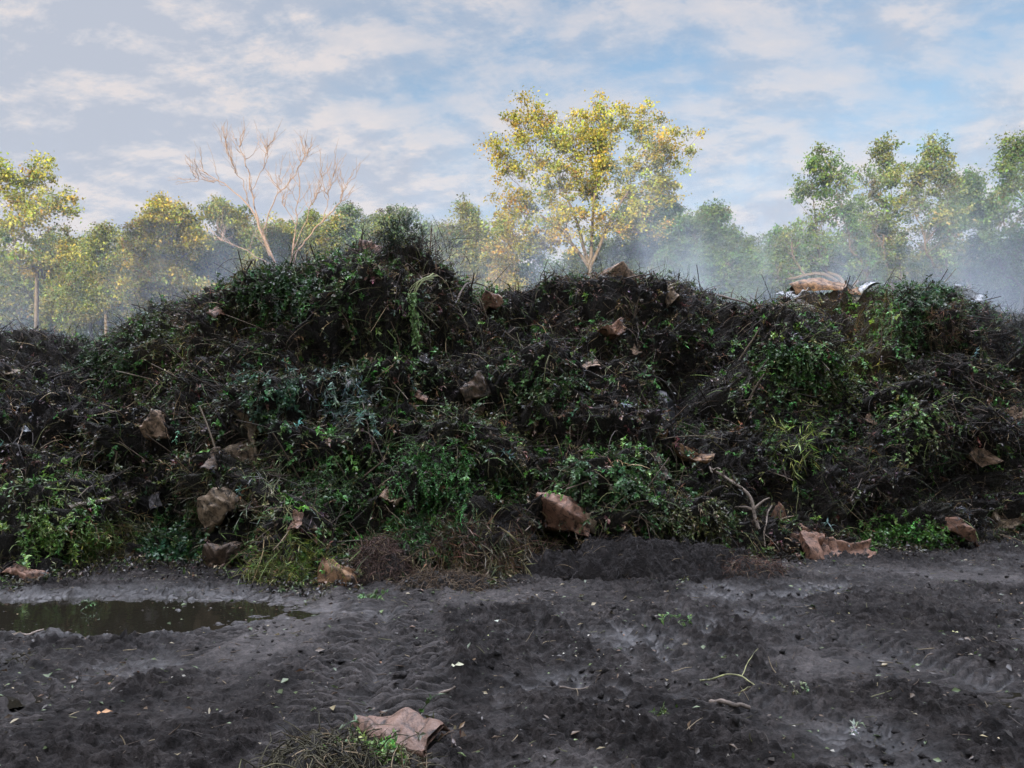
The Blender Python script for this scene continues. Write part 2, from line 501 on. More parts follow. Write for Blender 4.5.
# ------------------------------------------------------------------ ground
TR = [  # tyre tracks: points on the ground, width, depth, tread
    ([(-1.42, 10.0), (-1.25, 8.0), (-0.92, 5.4), (-0.80, 3.0), (-0.8, 0)], 1.05, 0.050, 1.0),
    ([(-2.9, 8.6), (-2.55, 6.8), (-2.9, 4.9), (-3.6, 3.2), (-4.6, 1.0)], 0.8, 0.04, 0.6),
    ([(0.6, 9.6), (0.75, 7.4), (1.3, 5.2), (2.2, 3.4), (3.2, 1.5)], 0.9, 0.035, 0.55),
    ([(2.1, 10.2), (2.2, 7.8), (2.9, 5.6), (4.0, 3.8), (6.0, 2.0)], 0.9, 0.035, 0.5),
    ([(3.9, 11.5), (4.4, 8.6), (5.6, 6.4), (7.5, 4.6), (10, 3)], 0.9, 0.03, 0.4),
    ([(5.4, 12.4), (6.6, 9.6), (8.6, 7.2), (11, 5.5)], 0.9, 0.03, 0.4),
]
def puddle_field(x, y):
    """>0 inside the puddle at the foot of the heap"""
    q = np.stack([x, y, 0 * x], -1)
    w = 0.42 * fbm(q * np.array([.8, 1.3, 1]), 0.9, 41, 5, .6)
    a = 1 - (((x + 4.5) / 2.7) ** 2 + ((y - 7.42 + 0.05 * (x + 4.6)) / 0.95) ** 2) + 1.6 * w
    return a

def ground_z(x, y, want=False):
    q = np.stack([x, y, 0 * x], -1)
    near = 1 - sm(14, 30, np.hypot(x, y))
    z = 0.035 * pn(q, 0.45, 1) + 0.03 * pn(q, 1.3, 2)
    rough = sm(-0.35, 0.35, fbm(q, 0.55, 3, 3))          # cloddy places
    qa = q * np.array([0.8, 1.25, 1])
    clod = np.abs(fbm(qa, 5.5, 4, 4, 0.55))
    fine = fbm(qa, 17, 5, 3, 0.6)
    rid = 1 - np.abs(pn(q * np.array([0.35, 1.0, 1]), 4.2, 9))
    smooth = np.exp(-(((x + 1.95) / 0.62) ** 2 + ((y - 7.0) / 1.7) ** 2) ** 2)      # worn patch beside the track
    smooth = np.maximum(smooth, 0.75 * sm(0.22, 0.55, pn(q * np.array([1, .55, 1]), 0.8, 33)))
    smooth = np.maximum(smooth, 0.75 * np.exp(-((y - 9.3 + 0.35 * (x - 5)) / 0.55) ** 2) * sm(2.2, 4, x))
    z = z + (1 - 0.75 * smooth) * (0.060 * (clod * 1.4 - 0.35) * (0.35 + 0.9 * rough) + 0.010 * fine + 0.014 * (rid - 0.6))
    lum = sm(0.04, 0.15, pn(qa + .05 * np.stack([pn(q, 9, 81), pn(q, 9, 82), 0 * x], -1), 8.5, 83)) * 0.045 + sm(0.03, 0.17, pn(qa, 19, 84)) * 0.020 + sm(.05, .3, pn(q, 41, 85)) * 0.006
    lum = lum * (1 - sm(-.9, -.15, puddle_field(x, y))) * (1 - .65 * sm(-2.6, -4.0, x) * sm(6.6, 5.4, y)) * (1 - .55 * sm(3.6, 5, x) * sm(7.4, 6, y))
    z = z + 0.8 * (1 - 0.9 * smooth) * lum * (0.25 + 1.0 * sm(-.3, .35, pn(q, .9, 86) + .5 * pn(q, 2.1, 87)))
    groove_shade = np.zeros(x.shape)
    for pts, wd, dep, tr in TR:
        c = curve(pts, 90)[:, :2] if len(pts[0]) == 3 else curve([(a, b, 0) for a, b in pts], 90)[:, :2]
        seg = np.hypot(*np.diff(c, axis=0).T); s = np.concatenate([[0], np.cumsum(seg)])
        bd = np.full(x.shape, 1e9); bs = np.zeros(x.shape); bsg = np.zeros(x.shape)
        m = (x > c[:, 0].min() - wd) & (x < c[:, 0].max() + wd) & (y > c[:, 1].min() - wd) & (y < c[:, 1].max() + wd)
        xs, ys = x[m], y[m]
        d0 = np.full(xs.shape, 1e9); s0 = np.zeros(xs.shape); g0 = np.zeros(xs.shape)
        for i in range(len(c) - 1):
            ax, ay = c[i]; bx, by = c[i + 1]; ux, uy = bx - ax, by - ay
            l2 = ux * ux + uy * uy + 1e-12
            t = np.clip(((xs - ax) * ux + (ys - ay) * uy) / l2, 0, 1)
            dx, dy = xs - ax - t * ux, ys - ay - t * uy
            dd = np.hypot(dx, dy); k = dd < d0
            d0[k] = dd[k]; s0[k] = (s[i] + t * seg[i])[k]; g0[k] = np.sign(ux * dy - uy * dx)[k]
        lat = d0 * g0 / (wd / 2)
        ins = 1 - sm(0.82, 1.05, np.abs(lat))
        berm = np.exp(-((np.abs(lat) - 1.12) / 0.16) ** 2)
        qq = q[m]
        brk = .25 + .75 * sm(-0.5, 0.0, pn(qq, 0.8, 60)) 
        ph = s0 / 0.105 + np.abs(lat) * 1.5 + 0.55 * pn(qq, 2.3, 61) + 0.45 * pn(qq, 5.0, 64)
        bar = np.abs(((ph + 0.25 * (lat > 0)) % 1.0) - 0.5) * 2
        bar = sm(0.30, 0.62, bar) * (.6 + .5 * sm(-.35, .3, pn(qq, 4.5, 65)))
        z[m] *= 1 - .62 * ins * tr
        z[m] += ins * (-dep * 0.7 + tr * brk * 0.082 * bar * (1 - 0.6 * np.exp(-(lat / 0.12) ** 2))) + berm * dep * 0.9 * (0.6 + 0.8 * pn(qq, 3.0, 62))
        groove_shade[m] = np.maximum(groove_shade[m], tr * brk * ins * (1 - bar))  # shade between the tread bars, painted in through the wet channel
        smooth[m] = smooth[m] * (1 - 0.7 * ins) + .55 * tr * brk * ins * bar  # tread bars painted paler, as if their tops caught the light
    pf = puddle_field(x, y)
    z = z - 0.10 * sm(-0.35, 0.7, pf) 
    z = z * near
    if not want: return z
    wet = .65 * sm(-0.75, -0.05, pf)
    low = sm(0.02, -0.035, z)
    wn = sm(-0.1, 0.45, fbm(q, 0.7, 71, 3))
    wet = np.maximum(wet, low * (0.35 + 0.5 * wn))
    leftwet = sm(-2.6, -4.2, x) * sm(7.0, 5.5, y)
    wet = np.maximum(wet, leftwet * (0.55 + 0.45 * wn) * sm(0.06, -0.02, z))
    wet = np.maximum(wet, .7 * groove_shade)
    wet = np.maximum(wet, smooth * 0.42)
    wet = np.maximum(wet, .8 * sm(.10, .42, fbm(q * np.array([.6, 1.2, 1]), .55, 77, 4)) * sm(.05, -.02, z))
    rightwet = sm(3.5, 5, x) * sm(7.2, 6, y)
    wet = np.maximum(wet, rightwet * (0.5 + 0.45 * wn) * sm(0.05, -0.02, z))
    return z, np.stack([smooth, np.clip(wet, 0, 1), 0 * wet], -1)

def axis_pts(inner, outer0, outer1):
    lo = -np.geomspace(-inner[0] + 0.5, outer0, 22)[::-1] if inner[0] < 0 else None
    hi = np.geomspace(inner[-1] + 0.5, outer1, 22)
    return np.concatenate([lo, inner, hi])
gx = axis_pts(np.linspace(-8.8, 8.8, 1450), 600, 600)
yy = [2.6]
while yy[-1] < 13.5: yy.append(yy[-1] + max(0.009, 0.0030 * yy[-1]))
gy = np.concatenate([-np.geomspace(0.6, 400, 20)[::-1], [0.5, 1.2, 1.8, 2.2], np.array(yy), np.geomspace(14.2, 900, 26)])
X, Y = np.meshgrid(gx, gy, indexing='ij')
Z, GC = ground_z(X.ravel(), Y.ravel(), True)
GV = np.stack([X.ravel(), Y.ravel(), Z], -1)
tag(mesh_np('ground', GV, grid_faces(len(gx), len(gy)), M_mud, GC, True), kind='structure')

# puddle: a level sheet cut to the hollow, its rim under the mud
px_ = np.linspace(-8.6, -1.4, 180); py_ = np.linspace(5.9, 9.2, 110)
PX, PY = np.meshgrid(px_, py_, indexing='ij')
pfv = puddle_field(PX, PY)
fcs = grid_faces(180, 110)
keep = (pfv.ravel()[fcs].max(1) > -0.12)
fcs = fcs[keep]
used, inv = np.unique(fcs, return_inverse=True)
pv = np.stack([PX.ravel(), PY.ravel(), np.full(PX.size, -0.048)], -1)[used]
tag(mesh_np('puddle', pv, inv.reshape(-1, 4)[:, ::1], M_water), kind='structure')
def small_puddle(cx, cy, rx, ry, z, seed):
    a = np.linspace(0, 2 * math.pi, 40, endpoint=False)
    rr = 1 + 0.35 * pn(np.stack([np.cos(a), np.sin(a), a * 0 + seed], -1), 1.2, seed)
    ring = np.stack([cx + rx * rr * np.cos(a), cy + ry * rr * np.sin(a), 0 * a + z], -1)
    V = np.concatenate([[[cx, cy, z]], ring])
    i = np.arange(40)
    Fc = np.stack([0 * i, 1 + i, 1 + (i + 1) % 40], -1)
    tag(mesh_np('puddle', V, Fc, M_water), kind='structure')
g = ground_at(8, 698)
small_puddle(g[0], g[1], 0.34, 0.22, -0.004, 3)
g = ground_at(40, 655)
small_puddle(g[0] - .3, g[1], 0.5, 0.16, -0.012, 5)
g = ground_at(1015, 700)
small_puddle(g[0] + .1, g[1], 0.3, 0.2, -0.01, 8)

# ------------------------------------------------------------------ the heap
SKY = np.array([(-420, 352), (-200, 345), (0, 328), (40, 324), (70, 332), (100, 340), (116, 330), (132, 314), (150, 305), (190, 293),
    (235, 275), (260, 268), (300, 261), (338, 250), (358, 243), (380, 239), (405, 240), (425, 247), (438, 260), (452, 276), (470, 290), (490, 288),
    (520, 286), (545, 276), (590, 273), (610, 268), (640, 271), (670, 275), (700, 286), (720, 295), (745, 302), (770, 298), (800, 290),
    (830, 286), (860, 284), (900, 285), (930, 282), (960, 293), (985, 303), (1024, 312), (1200, 322), (1450, 335)], float)
BASE = np.array([(-420, 590), (0, 582), (60, 578), (110, 566), (150, 568), (200, 566), (250, 572), (290, 585), (330, 588), (380, 580), (430, 576),
    (480, 578), (540, 570), (600, 574), (680, 568), (740, 562), (800, 558), (860, 551), (930, 548), (1000, 540), (1100, 536), (1450, 530)], float)
HOLLOW = [(325, 412, 26, -.35), (345, 350, 26, -.25), (690, 372, 40, -.5), (668, 415, 30, -.3), (845, 335, 34, -.45), (770, 300, 25, -.25), (480, 305, 25, -.4), (975, 480, 40, -.45), (940, 500, 30, -.3),
    (700, 430, 26, -.25), (160, 505, 24, -.35), (118, 400, 26, -.3), (60, 360, 40, -.2), (5, 505, 16, -.35), (440, 385, 24, -.25), (560, 300, 26, -.25), (370, 525, 26, -.3), (255, 515, 20, -.25),
    (300, 280, 50, .25), (200, 340, 40, .2), (385, 300, 45, .25), (590, 290, 45, .25), (545, 390, 45, .25), (790, 375, 45, .3), (900, 310, 45, .3), (440, 480, 45, .3), (610, 480, 40, .2), (180, 470, 40, .2), (60, 530, 40, .2), (740, 330, 30, .2), (910, 440, 40, .2)]
NU, NF, NB = 1150, 420, 70
pxs = np.linspace(-330, 1354, NU)
uu = np.array([ray(p, 440)[0] for p in pxs])
sky_y = np.interp(pxs, SKY[:, 0], SKY[:, 1])
base_y = np.interp(pxs, BASE[:, 0], BASE[:, 1])
Yb = np.array([ground_at(512, b)[1] for b in base_y])
Yc = Yb + np.interp(pxs, [-330, 60, 110, 300, 460, 620, 720, 900, 1354], [6.0, 5.6, 4.9, 4.9, 5.4, 4.8, 5.0, 4.4, 4.6])
Zc = np.array([CZ + Y * ray(512, s)[1] for Y, s in zip(Yc, sky_y)]) - 0.12
tf = np.linspace(0, 1, NF)
prof = 0.30 * tf + 0.70 * np.sin(tf * math.pi / 2) ** 1.12
YF = Yb[:, None] + (Yc - Yb)[:, None] * tf[None]
ZF = Zc[:, None] * prof[None] * 1.0 - 0.08 * (1 - tf)[None]
tb = np.linspace(0, 1, NB + 1)[1:]
YB_ = Yc[:, None] + 9.0 * tb[None]
ZB = Zc[:, None] * (1 - sm(0.15, 1.0, tb))[None] - 0.25 * tb[None]
HY = np.concatenate([YF, YB_], 1); HZ = np.concatenate([ZF, ZB], 1)
HP = np.stack([uu[:, None] * HY, HY, HZ], -1)
def grid_normals(P):
    a = np.gradient(P, axis=0); b = np.gradient(P, axis=1)
    n = np.cross(a, b)
    n = unit(n)
    return n
HN = grid_normals(HP)
if HN[NU // 2, NF // 2, 1] > 0: HN = -HN
hs = HN.reshape(-1, 3).copy()          # broad lie of the slope
flat = HP.reshape(-1, 3)
mac = 0.34 * pn(flat, 0.55, 101) + 0.30 * pn(flat, 1.15, 102)
wq = flat + 0.25 * np.stack([pn(flat, 1.3, 110), pn(flat, 1.3, 111), pn(flat, 1.3, 112)], -1)
cl = 1 - np.abs(pn(wq, 1.9, 103)) * 2.2
cl2 = np.abs(pn(wq, 3.9, 104))
ck = fbm(wq, 7.5, 105, 3, 0.55)
fib = pn(flat * np.array([1, 1, 0.35]), 17, 107)
fpx, fpy, _ = project(flat)
hol = np.zeros(len(flat))
for (cx, cy_, r_, a_) in HOLLOW:
    hol += a_ * np.exp(-(((fpx - cx) / r_) ** 2 + ((fpy - cy_) / (r_ * .7)) ** 2))
led = pn(flat * np.array([.7, .7, 1.6]) + .3 * np.stack([pn(flat, .8, 120), pn(flat, .8, 121), pn(flat, .8, 122)], -1), 1.1, 123)
disp = mac * 1.1 + 0.42 * (sm(-.10, .10, led) - .5) + 0.16 * cl - 0.36 * (0.35 - cl2) * 0.7 + 0.16 * ck + 0.03 * fib + 0.02 * pn(flat, 34, 108) + 1.5 * hol
fade = (sm(-0.02, 0.10, np.concatenate([tf, np.ones(NB)]))[None] * np.ones((NU, 1))).ravel()
crest = np.concatenate([1 - 0.5 * sm(0.75, 1.0, tf), np.full(NB, 0.5)])[None].repeat(NU, 0).ravel()
HD = flat + HN.reshape(-1, 3) * (disp * (0.35 + 0.65 * fade) * crest)[:, None]
HP = HD.reshape(NU, NF + NB, 3)
# settle the crest at its surveyed height
for it in range(2):
    a_, b_, c_ = project(HP)
    got = b_.min(1); atx = a_[np.arange(NU), b_.argmin(1)]; dd = c_[np.arange(NU), b_.argmin(1)]
    kq = np.stack([atx, 0 * atx, 0 * atx], -1)
    want = np.interp(atx, SKY[:, 0], SKY[:, 1]) + 5 + 7 * pn(kq, 1 / 34., 171) + 4 * pn(kq, 1 / 13., 172)
    dz = (got - want) * dd / F
    ker = np.hanning(15); ker /= ker.sum()
    dz = np.convolve(np.pad(dz, 7, 'edge'), ker, 'valid')
    wz = np.concatenate([sm(0.25, 0.9, tf), 1 - .6 * tb])[None]
    HP[..., 2] += dz[:, None] * wz
HN = grid_normals(HP)
if HN[NU // 2, NF // 2, 1] > 0: HN = -HN
heap = mesh_np('compost_heap', HP.reshape(-1, 3), grid_faces(NU, NF + NB)[:, ::-1], M_mulch, None, True)
tag(heap, 'long steaming heap of dark composting garden waste across the yard', 'compost heap')

hp, hn = HP.reshape(-1, 3), HN.reshape(-1, 3)
hpx, hpy, hdep = project(hp)
frontmask = (np.arange(NF + NB) < NF + 14)[None].repeat(NU, 0).ravel()

# first-hit map: nearest heap surface per 3 px cell
CELL = 3
cells = {}
_ix = np.floor(hpx / CELL).astype(int); _iy = np.floor(hpy / CELL).astype(int)
order = np.argsort(-hdep)
KEY = {}
for i in order:
    KEY[(_ix[i], _iy[i])] = i
def hit(px, py, slope=False):
    """the point of the place seen at a pixel: heap or ground (position, normal)"""
    best = None
    cx, cy_ = int(math.floor(px / CELL)), int(math.floor(py / CELL))
    for rad in range(0, 3):
        c = [KEY[(cx + a, cy_ + b)] for a in range(-rad, rad + 1) for b in range(-rad, rad + 1) if (cx + a, cy_ + b) in KEY]
        if c:
            best = min(c, key=lambda i: hdep[i]); break
    if best is not None and (hp[best, 2] > -0.03 or py < 445):
        return hp[best].copy(), (unit(hs[best] * .8 + hn[best] * .2) if slope else hn[best].copy())
    if py > 445:
        g = ground_at(px, py)
        g[2] = ground_z(np.array([g[0]]), np.array([g[1]]))[0]
        return g, np.array([0, 0, 1.0])
    if best is None:
        return hit(px, py + 3, slope)
    return hp[best].copy(), hn[best].copy()

vis_idx = np.array(sorted(set(KEY.values())))
vis_idx = vis_idx[(hp[vis_idx, 2] > 0.0)]

def heap_points(n, w=None):
    """random points on the camera side of the heap, spread evenly over its surface"""
    area = np.linalg.norm(np.cross(np.gradient(HP, axis=0), np.gradient(HP, axis=1)), axis=-1).ravel()
    p = area * frontmask * (hp[:, 2] > 0.01) * (np.abs(hpx - 512) < 640)
    if w is not None: p = p * w
    c = np.cumsum(p); 
    i = np.searchsorted(c, rng.uniform(0, c[-1], n))
    i = np.minimum(i, len(hp) - 1)
    hidden = np.zeros(len(i), bool)
    for c_, r_ in FOOT:
        hidden |= ((hp[i] - c_) ** 2).sum(1) < r_ * r_
    hidden &= rng.uniform(size=len(i)) > .10
    i = i[~hidden]; n = len(i)
    return hp[i] + rng.normal(size=(n, 3)) * 0.012, hn[i], i

# ------------------------------------------------------------------ what covers the heap
KINDCOL = {
    'black': (0.020, 0.017, 0.016), 'brown': (0.062, 0.040, 0.025), 'olive': (0.040, 0.044, 0.018),
    'green': (0.035, 0.080, 0.020), 'bright': (0.085, 0.165, 0.036), 'silver': (0.10, 0.15, 0.115), 'straw': (0.17, 0.125, 0.065)}
# where the photograph shows more green or bare black muck: px, py, radius px, kind, weight
PATCH = [(300, 290, 60, 'green', 1.5), (200, 345, 60, 'olive', 1.2), (105, 355, 35, 'green', 1.5), (270, 390, 35, 'silver', .8), (345, 395, 30, 'silver', 1.2),
    (50, 365, 70, 'black', 2.5), (40, 430, 70, 'black', 1.6), (315, 415, 30, 'black', 3), (130, 440, 50, 'black', 1), (90, 490, 60, 'olive', 1.3), (60, 535, 60, 'bright', 1.0),
    (180, 545, 40, 'green', 1.6), (220, 470, 60, 'olive', 1.0), (285, 560, 35, 'bright', 1.0), (330, 480, 60, 'green', 1.5), (440, 480, 55, 'green', 2.2),
    (520, 400, 60, 'olive', 1.3), (540, 380, 40, 'green', 1), (610, 475, 50, 'green', 2.0), (400, 330, 60, 'olive', 1.2), (470, 440, 50, 'olive', .8), (410, 430, 50, 'green', 1.1),
    (590, 420, 40, 'brown', 1.2), (690, 370, 60, 'black', 2.2), (660, 410, 40, 'black', 2.0), (790, 370, 55, 'bright', 0.9), (800, 395, 60, 'green', 1.2), (730, 420, 50, 'olive', .8),
    (850, 330, 45, 'black', 2.6), (895, 325, 40, 'green', 1.8), (930, 300, 45, 'green', 1.3), (985, 340, 60, 'black', 1.6), (910, 415, 25, 'bright', 1.0), (860, 470, 80, 'black', 2.5),
    (970, 430, 70, 'black', 2.2), (980, 500, 70, 'black', 2.8), (760, 480, 60, 'black', 1.8), (620, 320, 70, 'brown', 1.6), (560, 300, 60, 'black', 1.4), (700, 320, 60, 'black', 1.5), (690, 510, 50, 'olive', 1.2),
    (480, 560, 60, 'brown', 1.5), (400, 540, 60, 'green', 1.3), (370, 270, 50, 'brown', 1.0), (590, 370, 40, 'black', 1.0), (500, 530, 50, 'olive', 1.6)]
def kind_of(pts):
    qx, qy, _ = project(pts)
    names = ['black', 'brown', 'olive', 'green', 'bright', 'silver', 'straw']
    base = np.array([0.36, 0.66, 0.56, 0.36, 0.07, 0.03, 0.12])
    Wt = np.tile(base, (len(pts), 1))
    n1 = fbm(pts, 0.8, 131, 3); n2 = fbm(pts, 0.8, 141, 3); n3 = fbm(pts, 1.4, 151, 2)
    Wt[:, 0] *= np.exp(2.2 * n1); Wt[:, 1] *= np.exp(2.0 * n3); Wt[:, 2] *= np.exp(2.2 * n2); Wt[:, 3] *= np.exp(-2.6 * n1 + 1.2 * n2); Wt[:, 4] *= np.exp(-3 * n1); Wt[:, 6] *= np.exp(3 * n3)
    for (cx, cy_, r, k, wgt) in PATCH:
        f = np.exp(-(((qx - cx) / r) ** 2 + ((qy - cy_) / (r * 0.75)) ** 2))
        Wt[:, names.index(k)] += wgt * f * (1.5 if k in ('green', 'bright') else 1)
    Wt /= Wt.sum(1, keepdims=True)
    c = np.cumsum(Wt, 1)
    u = rng.uniform(size=(len(pts), 1))
    return (u > c).sum(1).clip(0, 6), names

def scatter_leaves():
    # leafy sprigs
    n = 24000
    p, nn, _ = heap_points(n); n = len(p)
    k, names = kind_of(p)
    mb, st = MB(), MB()
    spec = {'black': (7, .18, .055, .026, .35), 'brown': (9, .20, .058, .030, .35), 'olive': (13, .24, .056, .028, .3), 'green': (16, .26, .060, .034, .28),
            'bright': (14, .24, .066, .036, .22), 'silver': (12, .24, .08, .020, .35), 'straw': (6, .30, .09, .014, .3)}
    for i, nm in enumerate(names):
        s = k == i
        if not s.any(): continue
        nl, ln, L, W, dr = spec[nm]
        c = 1.6 * np.array(KINDCOL[nm]) * np.exp(0.45 * rng.normal(size=(s.sum(), 1))) * (1 + 0.15 * rng.normal(size=(s.sum(), 3)))
        a, b = sprigs(p[s], nn[s], np.clip(c, .006, .5), nl, ln, L, W, dr, .6, .0032)
        mb.add(*a); st.add(*b)
    return mb, st

def scatter_fibres(mbs):
    n = 56000
    p, nn, _ = heap_points(n); n = len(p)
    k, names = kind_of(p)
    pal = np.array([(0.022, 0.018, 0.016), (0.060, 0.041, 0.029), (0.060, 0.056, 0.025), (0.045, 0.072, 0.025), (0.10, 0.14, 0.04), (0.09, 0.10, 0.07), (0.24, 0.18, 0.10)])
    c = pal[k] * np.exp(0.45 * rng.normal(size=(n, 1)))
    pale = rng.uniform(size=n) < 0.035
    c[pale] = np.array((0.22, 0.17, 0.11)) * rng.uniform(0.5, 1.3, (pale.sum(), 1))
    tang = rng.normal(size=(n, 3)); tang -= nn * (tang * nn).sum(1, keepdims=True)
    d0 = unit(tang) * 0.9 + nn * rng.uniform(0.1, 0.7, (n, 1)) + np.array([0, 0, -0.15])
    ln = 0.12 + 0.45 * rng.uniform(size=n) ** 2.0
    P = drooping(p, d0, ln, 5, 0.16, 0.17)
    r = (0.0022 + 0.0060 * rng.uniform(size=(n, 1)) ** 2) * np.array([1, 1, .9, .75, .4])
    V, Fc = tubes(P, r, 3)
    mbs.add(V, Fc, np.repeat(c, 15, 0))
    # long hanging stems
    n = 420
    p, nn, _ = heap_points(n); n = len(p)
    d0 = nn * 0.9 + rng.normal(size=(n, 3)) * 0.5 + np.array([0, 0, 0.3])
    P = drooping(p, d0, rng.uniform(0.3, 0.95, n), 9, 0.32, 0.12)
    r = rng.uniform(0.003, 0.008, (n, 1)) * np.linspace(1, .5, 9)
    V, Fc = tubes(P, r, 4)
    c = np.array([(0.16, 0.12, 0.07), (0.07, 0.05, 0.035), (0.12, 0.13, 0.05), (0.04, 0.032, 0.026)])[rng.integers(0, 4, n)] * np.exp(0.3 * rng.normal(size=(n, 1)))
    mbs.add(V, Fc, np.repeat(c, 36, 0))
    # chopped sticks
    n = 950
    p, nn, _ = heap_points(n); n = len(p)
    tg = rng.normal(size=(n, 3)); tg -= nn * (tg * nn).sum(1, keepdims=True)
    P = drooping(p - nn * .03, unit(tg) + nn * rng.uniform(.05, .5, (n, 1)), rng.uniform(.18, .75, n), 4, .02, .06)
    V, Fc = tubes(P, rng.uniform(.005, .014, (n, 1)) * np.array([1, .95, .9, .8]), 5)
    c = np.array([(.05, .038, .028), (.10, .075, .055), (.17, .135, .10), (.03, .025, .02)])[rng.choice(4, n, p=[.4, .3, .12, .18])] * np.exp(.25 * rng.normal(size=(n, 1)))
    mbs.add(V, Fc, np.repeat(c, 20, 0))
    # stubble that breaks up the crest line
    cr = (np.arange(NF + NB)[None].repeat(NU, 0).ravel() > NF - 60)
    n = 2600
    p, nn, _ = heap_points(n, cr.astype(float)); n = len(p)
    d0 = nn * 0.4 + rng.normal(size=(n, 3)) * 0.6 + np.array([0, 0, 0.7])
    P = drooping(p, d0, rng.uniform(0.08, 0.5, n), 5, 0.2, 0.25)
    r = rng.uniform(0.003, 0.008, (n, 1)) * np.linspace(1, .4, 5)
    V, Fc = tubes(P, r, 3)
    mbs.add(V, Fc, np.repeat(np.array((0.035, 0.027, 0.022)) * np.exp(0.4 * rng.normal(size=(n, 1))), 15, 0))
RIMS, FOOT = [], []

# ------------------------------------------------------------------ paper sacks and sheets
def frame_at(p, n, ang, lean=0.5):
    """axes for a thing lying on the surface: long axis turned by ang in the picture's sense"""
    up = unit(n * lean + np.array([0, -0.35, 0.65]) * (1 - lean)) if n[2] < 0.95 else np.array([0, 0, 1.0])
    right = unit(np.cross(np.array([0, 1.0, 0]) if abs(up[1]) < 0.95 else np.array([0, 0, 1.0]), up))
    if right[0] < 0: right = -right
    upv = np.cross(up, right)
    if upv[2] < 0 and n[2] < 0.95: upv = -upv
    if n[2] >= 0.95 and upv[1] < 0: upv = -upv
    a = R(ang)
    lx = right * math.cos(a) + upv * math.sin(a)
    ly = np.cross(up, lx)
    return lx, ly, up

def folded(u, v, seed, nbig=7, nsmall=12):
    """height of a sheet that has been folded along straight lines and smoothed out again; u, v in sheet widths"""
    rs = np.random.default_rng(seed + 900)
    f = np.zeros(u.shape)
    for k in range(nbig):
        th = rs.normal() * .45 + (1.57 if k >= nbig - 2 else 0)       # mostly along the length
        x = math.cos(th) * v + math.sin(th) * u
        c0 = rs.uniform(np.quantile(x, .12), np.quantile(x, .88))
        f = f + rs.choice([-1, 1]) * rs.uniform(.22, .62) * np.abs(x - c0)
    q = np.stack([u, v, 0 * u], -1) + seed * 3.1
    for k in range(nsmall):
        th = rs.uniform(0, 3.14)
        x = math.cos(th) * v + math.sin(th) * u
        c0 = rs.uniform(np.quantile(x, .1), np.quantile(x, .9))
        f = f + rs.choice([-1, 1]) * rs.uniform(.30, .8) * np.maximum(0, .13 - np.abs(x - c0)) * sm(-.05, .25, pn(q, 1.1, seed + 60 + k))
    A = np.stack([u.ravel(), v.ravel(), np.ones(u.size)], 1)
    co_ = np.linalg.lstsq(A, f.ravel(), rcond=None)[0]
    return f - (A @ co_).reshape(u.shape)

